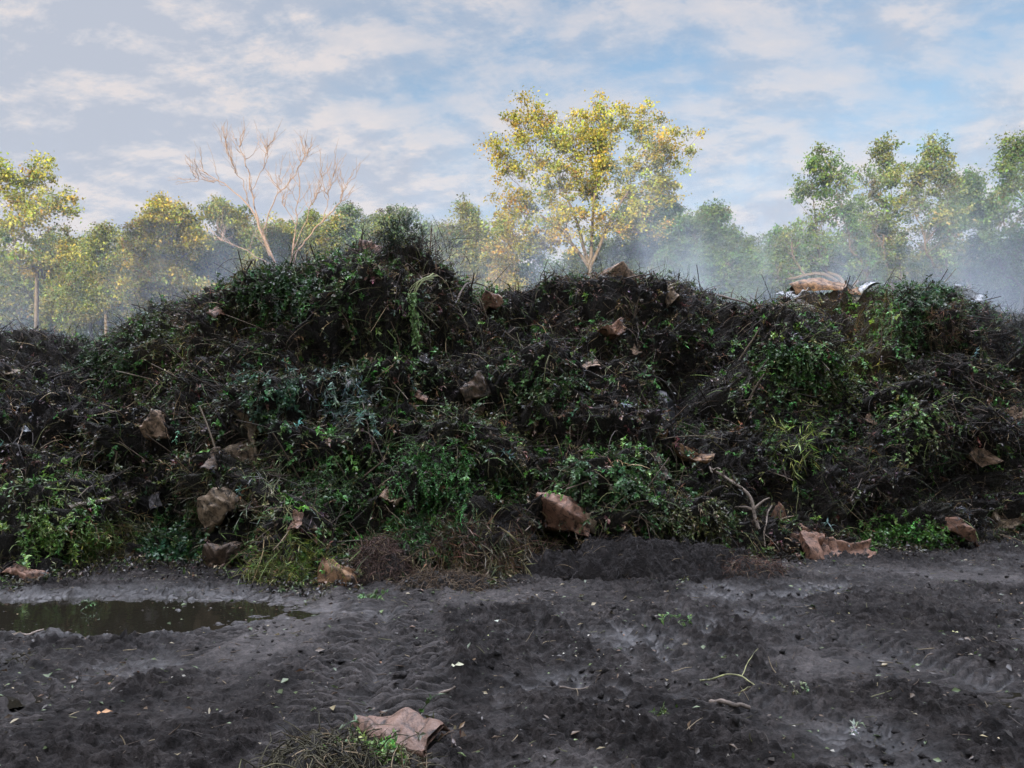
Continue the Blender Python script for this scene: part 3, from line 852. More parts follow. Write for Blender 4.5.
def sack(px, py, lpx, wpx, ang, paper, label, seed, thick=0.5, open_end=True, sink=0.15, cat='paper bag', name='paper_bag', group='paper yard waste bags', crumple=1.7, lean=0.5, torn=None):
    """a crumpled paper sack: a flattened tube with one sewn end and one gaping, creased mouth"""
    p, n = hit(px, py, True)
    dep = p[1] * CP + (p[2] - CZ) * SP
    L, W = lpx * dep / F, wpx * dep / F
    H = W * thick
    FOOT.append((p + np.array([0, 0, -.02]), .5 * math.sqrt(L * W) * 1.05))
    lx, ly, lz = frame_at(p, n, ang, lean)
    rs = np.random.default_rng(seed + 500)
    H = H * .62
    nu, nv = 70, 88
    sx = np.linspace(-1, 1, nu)
    a = np.linspace(0, 2 * math.pi, nv, endpoint=False)
    ca, sa = np.cos(a), np.sin(a)
    v = np.sign(ca) * np.abs(ca) ** .55
    U, Vv = np.meshgrid(sx, v, indexing='ij')
    top = np.broadcast_to((sa >= 0)[None], U.shape)
    q = np.stack([U * L / W, Vv, 0 * U], -1) + seed * 5.17
    # outline: uneven edges, one end gathered
    wid = 1 + .16 * pn(np.stack([U * 1.1, 0 * U, 0 * U], -1) + seed, 1.1, seed + 3) + .10 * pn(np.stack([U * L / W, np.sign(Vv) * 3, 0 * U], -1) + seed, 1.6, seed + 4)
    wid = wid * (1 - rs.uniform(.1, .35) * sm(.2, 1.0, U * (1 if rs.uniform() < .5 else -1)))
    X = L * .5 * (U + .10 * pn(np.stack([np.sign(U), Vv * 1.4, 0 * U], -1) + seed, 1.5, seed + 6) * np.abs(U) ** 3)
    Yl = W * .5 * Vv * wid + W * .22 * pn(np.stack([U, 0 * U, 0 * U], -1) + seed, .9, seed + 7)
    # belly of the sack, collapsed in places
    belly = H * (.55 + .9 * np.clip(pn(q, .75, seed + 8) + .25, -.3, 1)) * (1 - np.abs(Vv) ** 3.0) * (1 - np.abs(U) ** (6 if open_end else 3))
    # long folds in the paper, sharp along their crests, and a few cross creases
    ft = folded(U * L / W * .5, Vv * .5, seed)
    fb = folded(U * L / W * .5, Vv * .5, seed + 77)
    belly = belly * (.30 if open_end else .42)
    edge_ = 1 - .75 * np.abs(Vv) ** 4
    Zl = np.where(top, belly + crumple * W * .85 * ft * edge_ + .006 * W * pn(q, 9, seed + 40), -.10 * H + crumple * W * (.85 * ft * edge_ - .10 + .25 * fb))
    Zl = Zl - W * .16 * (Vv ** 2) + W * .10 * pn(np.stack([U * L / W, Vv, 0 * U], -1) + seed * 2, .6, seed + 9)
    # scraps that have slid over its upper rim and sides
    kk = int(12 + lpx * .35)
    ui, vi = rs.integers(3, nu - 3, kk), rs.integers(0, nv, kk)
    RIMS.append((p + lx * (X[ui, vi] * 1.02)[:, None] + ly * (Yl[ui, vi] * 1.05)[:, None] + lz * (Zl[ui, vi] + H * (0.3 - sink))[:, None] + rs.normal(size=(kk, 3)) * .02, np.tile(unit(lz + np.array([0, -.2, .2])), (kk, 1))))
    P = p + lx * X[..., None] + ly * Yl[..., None] + lz * (Zl + H * (0.35 - sink) + .06)[..., None]
    V = P.reshape(-1, 3); Fc = grid_faces(nu, nv, True)
    # inner wall of the mouth, a few cm deep, and the closed end
    mb = MB()
    mb.add(V, Fc)
    if open_end:
        inner = P[nu - 18:][::-1].copy()
        cen = inner.mean(1, keepdims=True)
        inner = cen + (inner - cen) * 0.9
        lip = np.concatenate([P[nu - 1:nu], inner], 0)
        mb.add(lip.reshape(-1, 3), grid_faces(len(lip), nv, True))
    cap = np.concatenate([P[0], [P[0].mean(0)]])
    i = np.arange(nv); capf = np.stack([(i + 1) % nv, i, np.full(nv, nv), np.full(nv, nv)], -1)
    # quads only: split the cap in a strip folded flat
    half = nv // 2
    j = np.arange(half - 1)
    capf = np.stack([j, j + 1, nv - 2 - j, nv - 1 - j], -1)
    mb.add(P[0], capf)
    root = empty(name, p, label, cat, group)
    mb.build('sack_body', M_paper[paper], root, True)
    if torn:
        flap(root, p + lx * L * 0.30 * torn[0] + ly * W * torn[1] + lz * (H * 0.5), lx, ly, lz, L * 0.5, W * 0.62, M_paper[torn[2]], seed + 9, 'torn_flap')
    return root

def flap(root, c, lx, ly, lz, L, W, mat, seed, name, curl=0.4, crump=0.16):
    n = 26
    s, t = np.meshgrid(np.linspace(-.5, .5, n), np.linspace(-.5, .5, n), indexing='ij')
    q = np.stack([s, t, 0 * s], -1) * 2.0 + seed * 3.3
    edge = 1 + 0.30 * pn(q, 1.2, seed + 2)
    h = crump * 3.5 * W * folded(s * L / W, t, seed) - curl * W * (s ** 2 + t ** 2) * 1.2
    P = c + lx * (s * L * edge)[..., None] + ly * (t * W * edge)[..., None] + lz * h[..., None]
    V = np.concatenate([P.reshape(-1, 3), (P - lz * 0.004).reshape(-1, 3)])
    g = grid_faces(n, n)
    b = np.concatenate([np.arange(n), np.arange(1, n) * n + n - 1, (n * n - 1) - np.arange(1, n), (np.arange(1, n - 1) * n)[::-1]])
    b2 = np.roll(b, -1)
    rim = np.stack([b, b2, b2 + n * n, b + n * n], -1)
    return mesh_np(name, V, np.concatenate([g, g[:, ::-1] + n * n, rim]), mat, None, True, root)

def sheet(px, py, lpx, wpx, ang, paper, label, seed, cat='paper scrap', name='paper_scrap', group=None, lift=0.04, curl=0.4, crump=0.16, lean=0.5):
    p, n = hit(px, py, True)
    dep = p[1] * CP + (p[2] - CZ) * SP
    lx, ly, lz = frame_at(p, n, ang, lean)
    L, W = lpx * dep / F, wpx * dep / F
    FOOT.append((p, .5 * math.sqrt(L * W)))
    o = flap(None, p + lz * lift, lx, ly, lz, L, W, M_paper[paper], seed, name, curl, crump)
    # own origin at its place
    o.data.transform(Matrix.Translation(-Vector(p))); o.location = p
    return tag(o, label, cat, group)

sack(566, 514, 62, 36, -42, 'red', 'wet reddish brown paper bag slumped on the heap above the black soil mound', 1, 0.55, torn=(1.0, 0.1, 'tan'), lean=.7)
sack(828, 557, 66, 34, 6, 'red', 'crumpled brown paper bag with an orange end lying on the mud', 2, 0.65, crumple=2.0, torn=(0.75, 0.1, 'orange'), sink=-.5, open_end=False)
sack(792, 531, 52, 28, -32, 'red', 'wrinkled brown paper bag sliding down behind the bag with the orange end', 3, 0.5, lean=.7)
sack(338, 583, 42, 28, 10, 'orange', 'torn orange brown paper bag at the foot of the heap beside the puddle', 4, .8, crumple=1.3, torn=(-.3, .2, 'tan'), sink=-.5)
sack(226, 510, 50, 31, 4, 'tan', 'bulging tan paper bag halfway up above a darker bag', 5, 0.85, sink=-.3, open_end=False, torn=(0.2, .1, 'tan'))
sack(225, 559, 40, 25, 2, 'dark', 'dark brown paper bag at the water edge under the bulging tan bag', 6, 0.85, open_end=False, sink=-.3)
sack(24, 579, 42, 16, -5, 'red', 'flattened reddish paper bag lying on the mud by the puddle', 7, 0.5, sink=-.6)
sack(251, 443, 46, 24, 12, 'tan', 'folded brown paper bag with a dark slit above the bulging tan bag', 8, 0.5, lean=.7)
sack(153, 428, 20, 24, 10, 'brown', 'small upright brown paper bag sticking out of black compost', 9, 0.5, lean=.8)
sack(61, 418, 42, 15, 80, 'brown', 'narrow brown paper bag hanging down the dark end of the heap', 10, 0.5, lean=.8)
sack(397, 494, 30, 20, 80, 'brown', 'upright brown paper bag beside the bright cedar clippings', 11, 0.5, lean=.8)
sack(475, 392, 28, 22, 20, 'dark', 'dark brown paper bag stacked over a second one mid heap', 12, 0.6, lean=.8)
sack(471, 411, 26, 18, -10, 'dark', 'dark brown paper bag tucked under another one mid heap', 13, 0.6, lean=.8)
sack(493, 304, 20, 17, 10, 'red', 'small pinkish brown paper bag in the dip of the crest', 14, 0.6, lean=.8)
sack(612, 331, 30, 15, 55, 'red', 'pale reddish paper bag with a red printed end under the crest', 15, 0.45, lean=.8, torn=(.8, 0, 'orange'))
sheet(634, 349, 24, 9, -50, 'brown', 'thin strip of brown paper below the pale reddish bag', 16)
sheet(588, 368, 20, 10, 5, 'brown', 'small flat brown paper piece on the dark slope', 17)
sack(683, 452, 52, 10, -4, 'orange', 'flattened orange brown paper bag with torn ends at mid slope', 18, 0.4, lean=.7)
sack(654, 470, 32, 20, -55, 'dark', 'ribbed dark paper bag just under the flattened orange one', 19, 0.4, lean=.8)
sheet(822, 291, 58, 36, -10, 'orange', 'large orange brown paper sack draped over the crest', 24, 'paper bag', 'paper_bag', 'paper yard waste bags', lift=.26, curl=.55, crump=.12, lean=.7)
sheet(803, 303, 24, 28, 80, 'grey', 'grey plastic film hanging below the sack on the crest', 21, 'plastic film', 'plastic_film', 'plastic film caught in the heap', lean=.8)
sheet(786, 285, 34, 16, 20, 'white', 'whitish plastic film behind the orange brown sack', 22, 'plastic film', 'plastic_film', 'plastic film caught in the heap', crump=.3)
sheet(858, 277, 34, 14, 22, 'white', 'white plastic film pointing up from the crest beside the sack', 23, 'plastic film', 'plastic_film', 'plastic film caught in the heap', crump=.3, lift=.1)
sheet(972, 290, 28, 14, -22, 'white', 'white plastic film at the low end of the crest', 24, 'plastic film', 'plastic_film', 'plastic film caught in the heap', crump=.3, lift=.1)
sack(1002, 516, 34, 22, 15, 'tan', 'pale tan torn paper bag at the receding end of the heap', 25, 0.6, lean=.7, torn=(.5, .2, 'tan'))
sack(955, 531, 42, 14, -8, 'red', 'flat ragged paper bag beside the green leafy clump on the ground', 26, 0.5)
sack(980, 449, 38, 22, -30, 'brown', 'brown paper bag half buried in black compost high above the tan torn bag', 27, 0.5, lean=.8)
sack(671, 299, 20, 15, -60, 'tan', 'small tan paper bag just under the crest right of the bare twigs', 28, 0.4, lean=.8)
sack(376, 250, 32, 15, -18, 'red', 'brown paper bag on the summit beside the evergreen clump', 29, 0.7, open_end=False, lean=.3)
sheet(214, 314, 14, 16, 50, 'red', 'small pinkish paper scrap near the falling crest line', 30, lean=.8)
sheet(322, 297, 26, 12, -10, 'brown', 'brown paper scrap below the ivy on the shoulder', 31, lean=.8)
sack(613, 276, 60, 12, 2, 'brown', 'wide flat brown paper bag buried along the crest', 32, 0.6, lean=.2, sink=.25)
sheet(667, 408, 40, 20, -55, 'black', 'black plastic film folded into the dark slope', 33, 'plastic film', 'plastic_film', 'plastic film caught in the heap', lean=.8)
sheet(153, 495, 12, 24, 5, 'grey', 'grey damp paper scrap standing near the grey branches', 34, lean=.9)
sheet(10, 374, 22, 9, 15, 'tan', 'ragged tan paper scrap on the dark low end of the heap', 35, lean=.7)
sheet(24, 431, 6, 9, 70, 'white', 'tiny white plastic scrap in the black compost', 36, 'plastic scrap', 'plastic_scrap', lean=.8)
sheet(210, 460, 22, 16, 60, 'dark', 'purplish dark paper scrap below the folded brown bag', 37, lean=.8)
sheet(588, 328, 16, 9, 30, 'dark', 'dark curled paper scrap left of the pale reddish bag', 38, lean=.8)
sheet(425, 360, 10, 7, 20, 'grey', 'tiny grey paper scrap below the hanging plant', 39, lean=.8)
sheet(872, 421, 16, 10, -30, 'brown', 'small brown paper scrap left of the light green leafy stem', 51, lean=.8)
sack(1013, 411, 22, 18, 20, 'brown', 'brown paper bag end in the black compost at the receding side', 52, .5, lean=.8)
sheet(298, 521, 18, 12, 60, 'red', 'reddish brown paper piece beside the sawn stick end', 53, lean=.8)
sheet(421, 398, 14, 8, 10, 'red', 'small wet red paper scrap left of the stacked dark bags', 54, lean=.8)
front_bag = sack(399, 747, 90, 50, -26, 'umber', 'wet brown paper bag lying alone on the mud in front of the heap', 43, 0.85, sink=-.4, crumple=.8, torn=(-.6, .15, 'brown'))

# ------------------------------------------------------------------ plants thrown on the heap
def inside(px, py, rx, ry, n):
    s = ((hpx[vis_idx] - px) / rx) ** 2 + ((hpy[vis_idx] - py) / ry) ** 2 < 2.0
    c = vis_idx[s]
    if len(c) < 3:
        out = [hit(px + rx * rng.uniform(-.7, .7), py + ry * rng.uniform(-.7, .7)) for _ in range(n)]
        return np.array([o[0] for o in out]), np.array([o[1] for o in out])
    dd = ((hpx[c] - px) / rx) ** 2 + ((hpy[c] - py) / ry) ** 2
    pw = np.exp(-1.3 * dd); pw /= pw.sum()
    i = rng.choice(c, n, p=pw)
    return hp[i] + rng.normal(size=(n, 3)) * 0.02, hn[i]

def clump(px, py, rx, ry, label, col, ns, nl=18, length=.28, L=.05, W=.026, droop=.42, out=.6, up=.06, name='leafy_clump', cat='plant clump', ground=False, lift=0.0, spread=.6, stemr=.0022, jit=.25):
    if ground:
        pts = []
        for _ in range(ns):
            a = rng.uniform(0, 6.283); r = math.sqrt(rng.uniform())
            g = ground_at(px + rx * r * math.cos(a), min(py + ry * 0.55, py + ry * r * math.sin(a)) + ry * .4)
            pts.append(g)
        p = np.array(pts); nn = np.tile([0, -.2, 1.0], (ns, 1))
    else:
        p, nn = inside(px, py, rx, ry, ns)
    c0 = hit(px, py)[0]
    p = p + nn * lift
    if ground: nn = np.tile([0, -.2, 1.0], (ns, 1))
    c = 1.3 * np.array(col) * np.exp(.35 * rng.normal(size=(ns, 1))) * (1 + .12 * rng.normal(size=(ns, 3)))
    a, b = sprigs(p, nn, np.clip(c, .006, .5), nl, length, L, W, droop, out, stemr, spread, up, jit)
    if True:
        tri = np.concatenate([b[1][:, [0, 1, 2]], b[1][:, [0, 2, 3]]])
        o = mesh_np(name, np.concatenate([a[0], b[0]]) - c0, np.concatenate([a[1], tri + len(a[0])]), M_leaf, np.concatenate([a[2], b[2]]))
        o.location = c0
        return tag(o, label, cat, 'plant waste clumps on the heap' if not ground else 'weeds and sprigs on the mud')

G1, G2, G3, G4 = (0.030, 0.060, 0.020), (0.05, 0.105, 0.03), (0.10, 0.17, 0.04), (0.15, 0.18, 0.045)
SIL = (0.13, 0.19, 0.15)
clump(296, 290, 46, 20, 'dark green ivy mass draped over the shoulder of the heap', G1, 260, 22, .26, .055, .04)
clump(104, 360, 24, 26, 'round green leafy clump at the edge of the black low end', G1, 120, 24, .25, .05, .03)
clump(160, 325, 22, 20, 'olive leafy clump on the falling crest line', (0.045, 0.055, 0.02), 110, 20, .26, .045, .025)
clump(270, 396, 24, 26, 'blue green leafy clump above the folded brown bag', (0.055, 0.11, 0.06), 90, 20, .25, .06, .035)
clump(346, 394, 22, 28, 'silvery narrow leaved clump hanging mid slope', SIL, 70, 22, .34, .085, .018, .45)
clump(62, 528, 40, 26, 'bright green ferny clump at the low corner of the heap', G3, 150, 22, .28, .06, .024)
clump(110, 545, 35, 22, 'yellowish grass clump beside the ferny clump', (0.15, 0.14, 0.05), 120, 9, .42, .14, .008, .4)
clump(172, 548, 32, 24, 'deep green broad leaved clump at the water edge', (0.035, 0.085, 0.035), 130, 18, .28, .065, .042)
clump(286, 566, 32, 26, 'yellow green grassy clump beside the torn orange bag', (0.12, 0.14, 0.035), 170, 10, .38, .12, .010, .45)
clump(272, 484, 18, 26, 'pale grass tuft hanging right of the bulging tan bag', (0.24, 0.25, 0.15), 50, 8, .45, .17, .009, .6)
clump(330, 478, 30, 26, 'feathery green clump above the upright brown bag', (0.05, 0.09, 0.03), 130, 30, .32, .035, .010)
clump(440, 480, 42, 34, 'bright green cedar clippings in the middle of the heap', (0.045, 0.12, 0.03), 260, 34, .32, .034, .012, .35)
clump(425, 532, 34, 22, 'dark green cedar clippings above the fibrous root ball', (0.03, 0.075, 0.022), 150, 30, .3, .034, .012, .35)
clump(612, 478, 42, 24, 'round leaved green clump above the reddish bag', (0.06, 0.115, 0.045), 190, 20, .26, .052, .042)
clump(545, 385, 36, 22, 'loose green leaf clump on the middle slope', (0.045, 0.085, 0.03), 110, 14, .26, .05, .034)
clump(790, 362, 34, 22, 'fresh green leaf clump below the dark hollow', G2, 150, 18, .28, .055, .032)
clump(832, 385, 34, 22, 'olive leafy clump beside the fresh green clump', (0.06, 0.075, 0.022), 130, 18, .26, .045, .024)
clump(912, 416, 18, 26, 'light green leafy stem on bare black compost', (0.14, 0.21, 0.07), 50, 18, .26, .06, .034)
clump(795, 442, 12, 18, 'lime green grass blades hanging down', (0.22, 0.28, 0.06), 26, 8, .5, .2, .014, .7)
clump(893, 326, 22, 24, 'mid green clump under the white plastic film', (0.045, 0.095, 0.035), 120, 22, .25, .04, .024)
clump(930, 292, 36, 16, 'pale green leafy clump on the crest', (0.07, 0.12, 0.06), 130, 18, .28, .05, .026, up=.6)
clump(945, 322, 22, 16, 'dry straw tuft hanging under the pale green clump', (0.16, 0.11, 0.065), 60, 7, .45, .16, .006, .6)
clump(900, 537, 38, 15, 'vivid green leafy clump on the mud at the heap foot', (0.06, 0.14, 0.028), 240, 20, .28, .048, .036, out=1.0, up=.2)
clump(380, 258, 14, 8, 'mossy green ball beside the summit bag', (0.06, 0.10, 0.025), 70, 22, .14, .03, .012, name='moss_ball', cat='moss')
clump(500, 556, 60, 16, 'dry tan grass mat at the heap foot', (0.16, 0.12, 0.065), 150, 9, .5, .2, .010, .5, .45, 0.0, name='grass_mat', cat='dry grass')
clump(470, 535, 40, 14, 'brown dead grass tangle above the dry tan mat', (0.07, 0.052, 0.03), 110, 9, .5, .2, .010, .5, .45, 0.0, name='grass_mat', cat='dry grass')
clump(690, 520, 34, 18, 'olive weed clump under the long bare branch', (0.06, 0.07, 0.025), 110, 16, .28, .05, .022)
clump(378, 764, 24, 7, 'small fresh green weed in front of the lone bag', (0.10, 0.17, 0.045), 46, 14, .11, .030, .016, ground=True, up=1.1, lift=.05, name='weed', cat='weed')
clump(348, 766, 20, 6, 'low weed sprig left of the fresh green weed', (0.09, 0.14, 0.04), 34, 14, .10, .026, .013, ground=True, up=1.1, lift=.05, name='weed', cat='weed')
clump(676, 624, 16, 6, 'uprooted green sprig lying on the mud', (0.09, 0.16, 0.05), 12, 12, .16, .04, .018, ground=True, name='sprig', cat='sprig')
clump(857, 735, 5, 6, 'pale green sprig standing on the mud', (0.25, 0.33, 0.2), 4, 10, .10, .03, .014, ground=True, up=1.2, name='sprig', cat='sprig')
clump(92, 602, 6, 3, 'tiny weed by the puddle rim', (0.07, 0.12, 0.04), 8, 8, .08, .025, .012, ground=True, name='weed', cat='weed')
clump(345, 645, 4, 3, 'single green sprig on the worn smooth patch', (0.07, 0.15, 0.04), 4, 8, .06, .025, .014, ground=True, name='sprig', cat='sprig')
clump(665, 715, 12, 6, 'dark green sprig pressed into the mud', (0.05, 0.08, 0.02), 10, 10, .10, .028, .012, ground=True, name='sprig', cat='sprig')
clump(795, 690, 12, 5, 'faded sprig on the track', (0.10, 0.11, 0.05), 8, 10, .10, .028, .012, ground=True, name='sprig', cat='sprig')
clump(645, 578, 16, 4, 'pale green clippings strewn before the black soil mound', (0.12, 0.17, 0.07), 20, 10, .12, .04, .018, ground=True, name='sprig', cat='sprig')
clump(372, 596, 14, 5, 'green sprigs on the mud beside the torn orange bag', (0.09, 0.15, 0.05), 18, 12, .12, .04, .02, ground=True, name='sprig', cat='sprig')

# evergreen clump on the summit with its dark stalks
def summit():
    p0, n0 = hit(408, 258)
    root = empty('evergreen_clump', p0, 'dark evergreen clump with stiff stalks on the summit of the heap', 'plant clump')
    Yd = p0[1]
    c = at(402, 236, Yd)
    k = 26 / F * Yd
    n = 260
    v = unit(rng.normal(size=(n, 3))) * rng.uniform(.2, 1, (n, 1)) ** .5
    pts = c + v * np.array([.85, .9, .62]) * k
    a, b = sprigs(pts, unit(v), np.array((0.022, 0.045, 0.018)) * np.exp(.3 * rng.normal(size=(n, 1))), 34, .16, .034, .010, .1, .8, .003, .6, .3)
    mesh_np('foliage', a[0], a[1], M_leaf, a[2], False, root)
    n = 240
    q = at(415, 256, Yd) + rng.normal(size=(n, 3)) * np.array([.34, .25, .10])
    P = drooping(q, rng.normal(size=(n, 3)) * .55 + np.array([0.15, 0, .9]), rng.uniform(.2, .5, n), 6, .08, .14)
    V, Fc = tubes(P, rng.uniform(.003, .007, (n, 1)) * np.linspace(1, .4, 6), 3)
    mesh_np('stalks', V, Fc, M_fibre, np.repeat(np.array((0.03, 0.024, 0.02)) * np.exp(.3 * rng.normal(size=(n, 1))), 18, 0), False, root)
    mb = MB()
    for (x0, y0, x1, y1, r) in ((422, 262, 421, 224, .012), (428, 262, 431, 228, .016), (436, 264, 434, 232, .010), (388, 250, 387, 226, .008)):
        V, Fc = tube(curve([at(x0, y0 + 8, Yd), at((x0 + x1) / 2 + 1, (y0 + y1) / 2, Yd), at(x1, y1, Yd)], 8, .01, x0), r, r * .6, 5)
        mb = MB(); mb.add(V, Fc)
        mb.build('bare_stem', M_stick, root, True)
summit()

# hanging leafy stems below the summit
def hanging():
    p0, n0 = hit(415, 285)
    root = empty('hanging_plant', p0, 'bundle of pale stems with light green leaves hanging down below the summit', 'plant')
    st, lf = MB(), MB()
    Yd = p0[1] - 0.12
    for k in range(7):
        o = rng.normal(size=8) * 2.2
        pts = [at(436 + o[0] * 2, 276 + o[1], Yd + .1), at(421 + o[2], 281 + o[3] * .6, Yd - .12), at(412 + o[4], 296, Yd - .16), at(414 + o[5], 322, Yd - .16), at(420 + o[6] * 1.1, 338 + 14 * rng.uniform(), Yd - .14)]
        c = curve(pts, 18, .006, k)
        V, Fc = tube(c, .006, .003, 5); st.add(V, Fc, (0.30, 0.33, 0.16))
        m = 34
        i = rng.integers(8, 18, m)
        V, Fc = leaves(c[i] + rng.normal(size=(m, 3)) * .02, rng.normal(size=(m, 3)) * .6 + np.array([0, -.3, -.7]), rng.normal(size=(m, 3)) * .5 + np.array([0, -1, .3]), rng.uniform(.05, .11, m), rng.uniform(.02, .035, m))
        lf.add(V, Fc, np.repeat(np.array((0.13, 0.23, 0.07)) * np.exp(.3 * rng.normal(size=(m, 1))), 4, 0))
    st.build('stalks', M_fibre, root, True); lf.build('foliage', M_leaf, root)
hanging()

mbl, mbs = scatter_leaves()
scatter_fibres(mbs)
# scraps and stalks that have slid over the sacks, then the litter as a whole
rp = np.concatenate([r[0] for r in RIMS]); rn = np.concatenate([r[1] for r in RIMS])
rc = np.array([KINDCOL['brown'], KINDCOL['olive'], KINDCOL['black'], KINDCOL['green']])[rng.choice(4, len(rp), p=[.4, .25, .25, .1])]
a, b = sprigs(rp, rn, rc * np.exp(.3 * rng.normal(size=(len(rp), 1))), 6, .18, .045, .022, .3, .5, .003)
mbl.add(*a); mbs.add(*b)
tag(mbl.build('leaf_litter', M_leaf), 'rotting leaves and clippings covering the face of the compost heap', 'leaf litter', kind='stuff')
tag(mbs.build('dead_stalks', M_fibre), 'matted dead stalks and roots tangled over the compost heap', 'plant stalks', kind='stuff')

# ------------------------------------------------------------------ branches and logs
def branch(pts, r0, r1, label, mat=None, lift=0.03, twigs=0, name='branch', cat='branch', group='loose branches on the heap', seed=0, wob=0.02):
    q = []
    for (px, py, *off) in pts:
        p, n = hit(px, py)
        q.append(p + n * (lift + (off[0] if off else 0)))
    c = curve(q, 26, wob, seed)
    root_p = q[0]
    V, Fc = tube(c, r0, r1, 7)
    mb = MB(); mb.add(V, Fc)
    rr = random.Random(seed)
    for k in range(twigs):
        i = rr.randrange(6, 24)
        d = unit(rng.normal(size=3) + np.array([0, -.5, .5]))
        l = rr.uniform(.12, .35)
        V, Fc = tube(curve([c[i], c[i] + d * l * .5, c[i] + d * l + np.array([0, 0, -.04])], 8, .01, k), r1 * .9, r1 * .35, 5)
        mb.add(V, Fc)
    # flat sawn end
    o = mb.build(name, mat or M_stick, None, True)
    o.data.transform(Matrix.Translation(-Vector(root_p))); o.location = root_p
    return tag(o, label, cat, group)
branch([(694, 448, .15), (712, 470, .16), (735, 500, .14), (760, 527, .06)], .016, .026, 'long bare forked branch leaning down beside the flattened orange bag', M_palestick, .05, 5, seed=1)
branch([(65, 508), (100, 500), (130, 492), (160, 490)], .035, .022, 'thick grey branch lying level above the ferny clump', M_palestick, .06, 3, seed=2)
branch([(78, 500), (105, 496), (140, 487)], .02, .014, 'thin grey branch resting on the thick level one', M_stick, .10, 2, seed=3)
branch([(143, 306), (138, 301, .1), (133, 296, .25)], .018, .010, 'short dark stick poking out at the falling crest line', M_stick, .02, 0, seed=4)
branch([(238, 292), (245, 280, .1), (250, 270, .25), (262, 266, .3)], .02, .008, 'crooked dark twig sticking up on the shoulder beside the ivy', M_stick, .02, 5, seed=5)
branch([(720, 283), (735, 286), (752, 292)], .022, .014, 'dark stick lying along the crest', M_stick, .04, 1, seed=6)
branch([(540, 276), (550, 268, .12), (556, 262, .25)], .015, .007, 'forked dark twig standing on the crest beside the wide bag', M_stick, .02, 4, seed=7)
branch([(323, 520), (332, 532), (340, 545)], .03, .026, 'short sawn stick end poking out above the grassy clump', M_palestick, .06, 0, seed=8)
branch([(775, 505), (770, 520), (762, 548)], .014, .009, 'thin pale twig hanging in front of the wrinkled bag', M_palestick, .06, 1, seed=9)
branch([(948, 530), (965, 540), (985, 545)], .03, .02, 'grey branch lying at the foot near the flat ragged bag', M_palestick, .05, 1, seed=10)
branch([(523, 530), (535, 520), (542, 507)], .008, .006, 'thin pale curved stalk left of the reddish bag', M_palestick, .08, 0, seed=11)
branch([(200, 520), (175, 510), (160, 500)], .022, .014, 'brown branch stuck in the hollow beside the grey scrap', M_stick, .03, 2, seed=12)
branch([(360, 395), (366, 420), (372, 450)], .01, .006, 'thin dark stem hanging by the silvery clump', M_stick, .05, 2, seed=13)
branch([(865, 520), (850, 500), (862, 478)], .012, .007, 'thin dark branch on the black slope above the vivid clump', M_stick, .05, 3, seed=14)
branch([(640, 440), (668, 447), (690, 460)], .011, .007, 'thin pale twig lying across the dark ribbed bag', M_palestick, .06, 2, seed=15)
branch([(455, 300), (470, 285, .05), (480, 280, .12)], .02, .01, 'dark stub sticking out where the crest dips', M_stick, .02, 2, seed=16)
branch([(700, 685), (735, 686, .01), (760, 693)], .006, .004, 'yellow curved stem lying on the mud', paper_mat('yellow_stem', (0.32, 0.33, 0.12), (0.45, 0.45, 0.2), .1), .012, 2, 'stem', 'plant stem', None, seed=17)
branch([(560, 690), (600, 687), (640, 683)], .007, .005, 'straight dark twig lying flat on the mud', M_stick, .008, 1, 'twig', 'twig', None, seed=18)
branch([(705, 700), (730, 712), (750, 714)], .016, .012, 'short thick dark stick lying on the mud', M_stick, .012, 0, 'twig', 'twig', None, seed=19)
branch([(5, 638), (25, 634), (44, 631)], .014, .008, 'pale straw stalk at the near rim of the puddle', M_palestick, .02, 0, 'twig', 'twig', None, seed=20)
branch([(405, 702), (430, 700), (455, 698)], .012, .008, 'dark twig lying behind the lone bag', M_stick, .012, 0, 'twig', 'twig', None, seed=21)

# ------------------------------------------------------------------ mounds
def mound(px, py, rx, ry, h, label, seed, mat, name, cat, ncol, nst, pale=0.1):
    c = ground_at(px, py)
    n = 200
    s, t = np.meshgrid(np.linspace(-1.1, 1.1, n), np.linspace(-1.1, 1.1, n), indexing='ij')
    r2 = s * s + t * t
    q = np.stack([c[0] + s * rx, c[1] + t * ry, 0 * s], -1)
    base = np.clip(1 - r2 * (1 + .5 * pn(q, 1.6, seed)), -0.3, 1)
    base = base + .45 * fbm(q, 2.6, seed + 5, 3) * (base > -.25)
    z = h * np.sign(base) * np.abs(base) ** .8 * (1 + .5 * pn(q, 1.9, seed + 1)) + (.12 * h + .03) * fbm(q, 5.5, seed + 2, 4, .65) + .03 * sm(.0, .2, pn(q, 12, seed + 6))
    z = np.where(base <= 0, z - .04, z)
    P = q.copy(); P[..., 2] = z - .01
    root = empty(name, c, label, cat)
    mesh_np('mound_body', P.reshape(-1, 3), grid_faces(n, n), mat, None, True, root)
    ok = np.flatnonzero(base.ravel() > .05)
    i = rng.choice(ok, nst)
    p = P.reshape(-1, 3)[i]
    P2 = drooping(p, rng.normal(size=(nst, 3)) * np.array([.9, .9, .45]) + np.array([0, 0, .18]), rng.uniform(.04, .24, nst), 5, .3, .28)
    V, Fc = tubes(P2, rng.uniform(.0018, .005, (nst, 1)) * np.linspace(1, .5, 5), 3)
    cc = np.array(ncol) * np.exp(.4 * rng.normal(size=(nst, 1)))
    pl = rng.uniform(size=nst) < pale
    cc[pl] = np.array((.2, .15, .09)) * rng.uniform(.5, 1.2, (pl.sum(), 1))
    mesh_np('rootlets', V, Fc, M_fibre, np.repeat(cc, 15, 0), False, root)['kind'] = 'stuff'
    return root
mound(640, 572, 1.35, .7, .42, 'low black soil mound in front of the heap under the reddish bag', 201, M_soil, 'soil_mound', 'soil mound', (.02, .017, .017), 2600, .05)
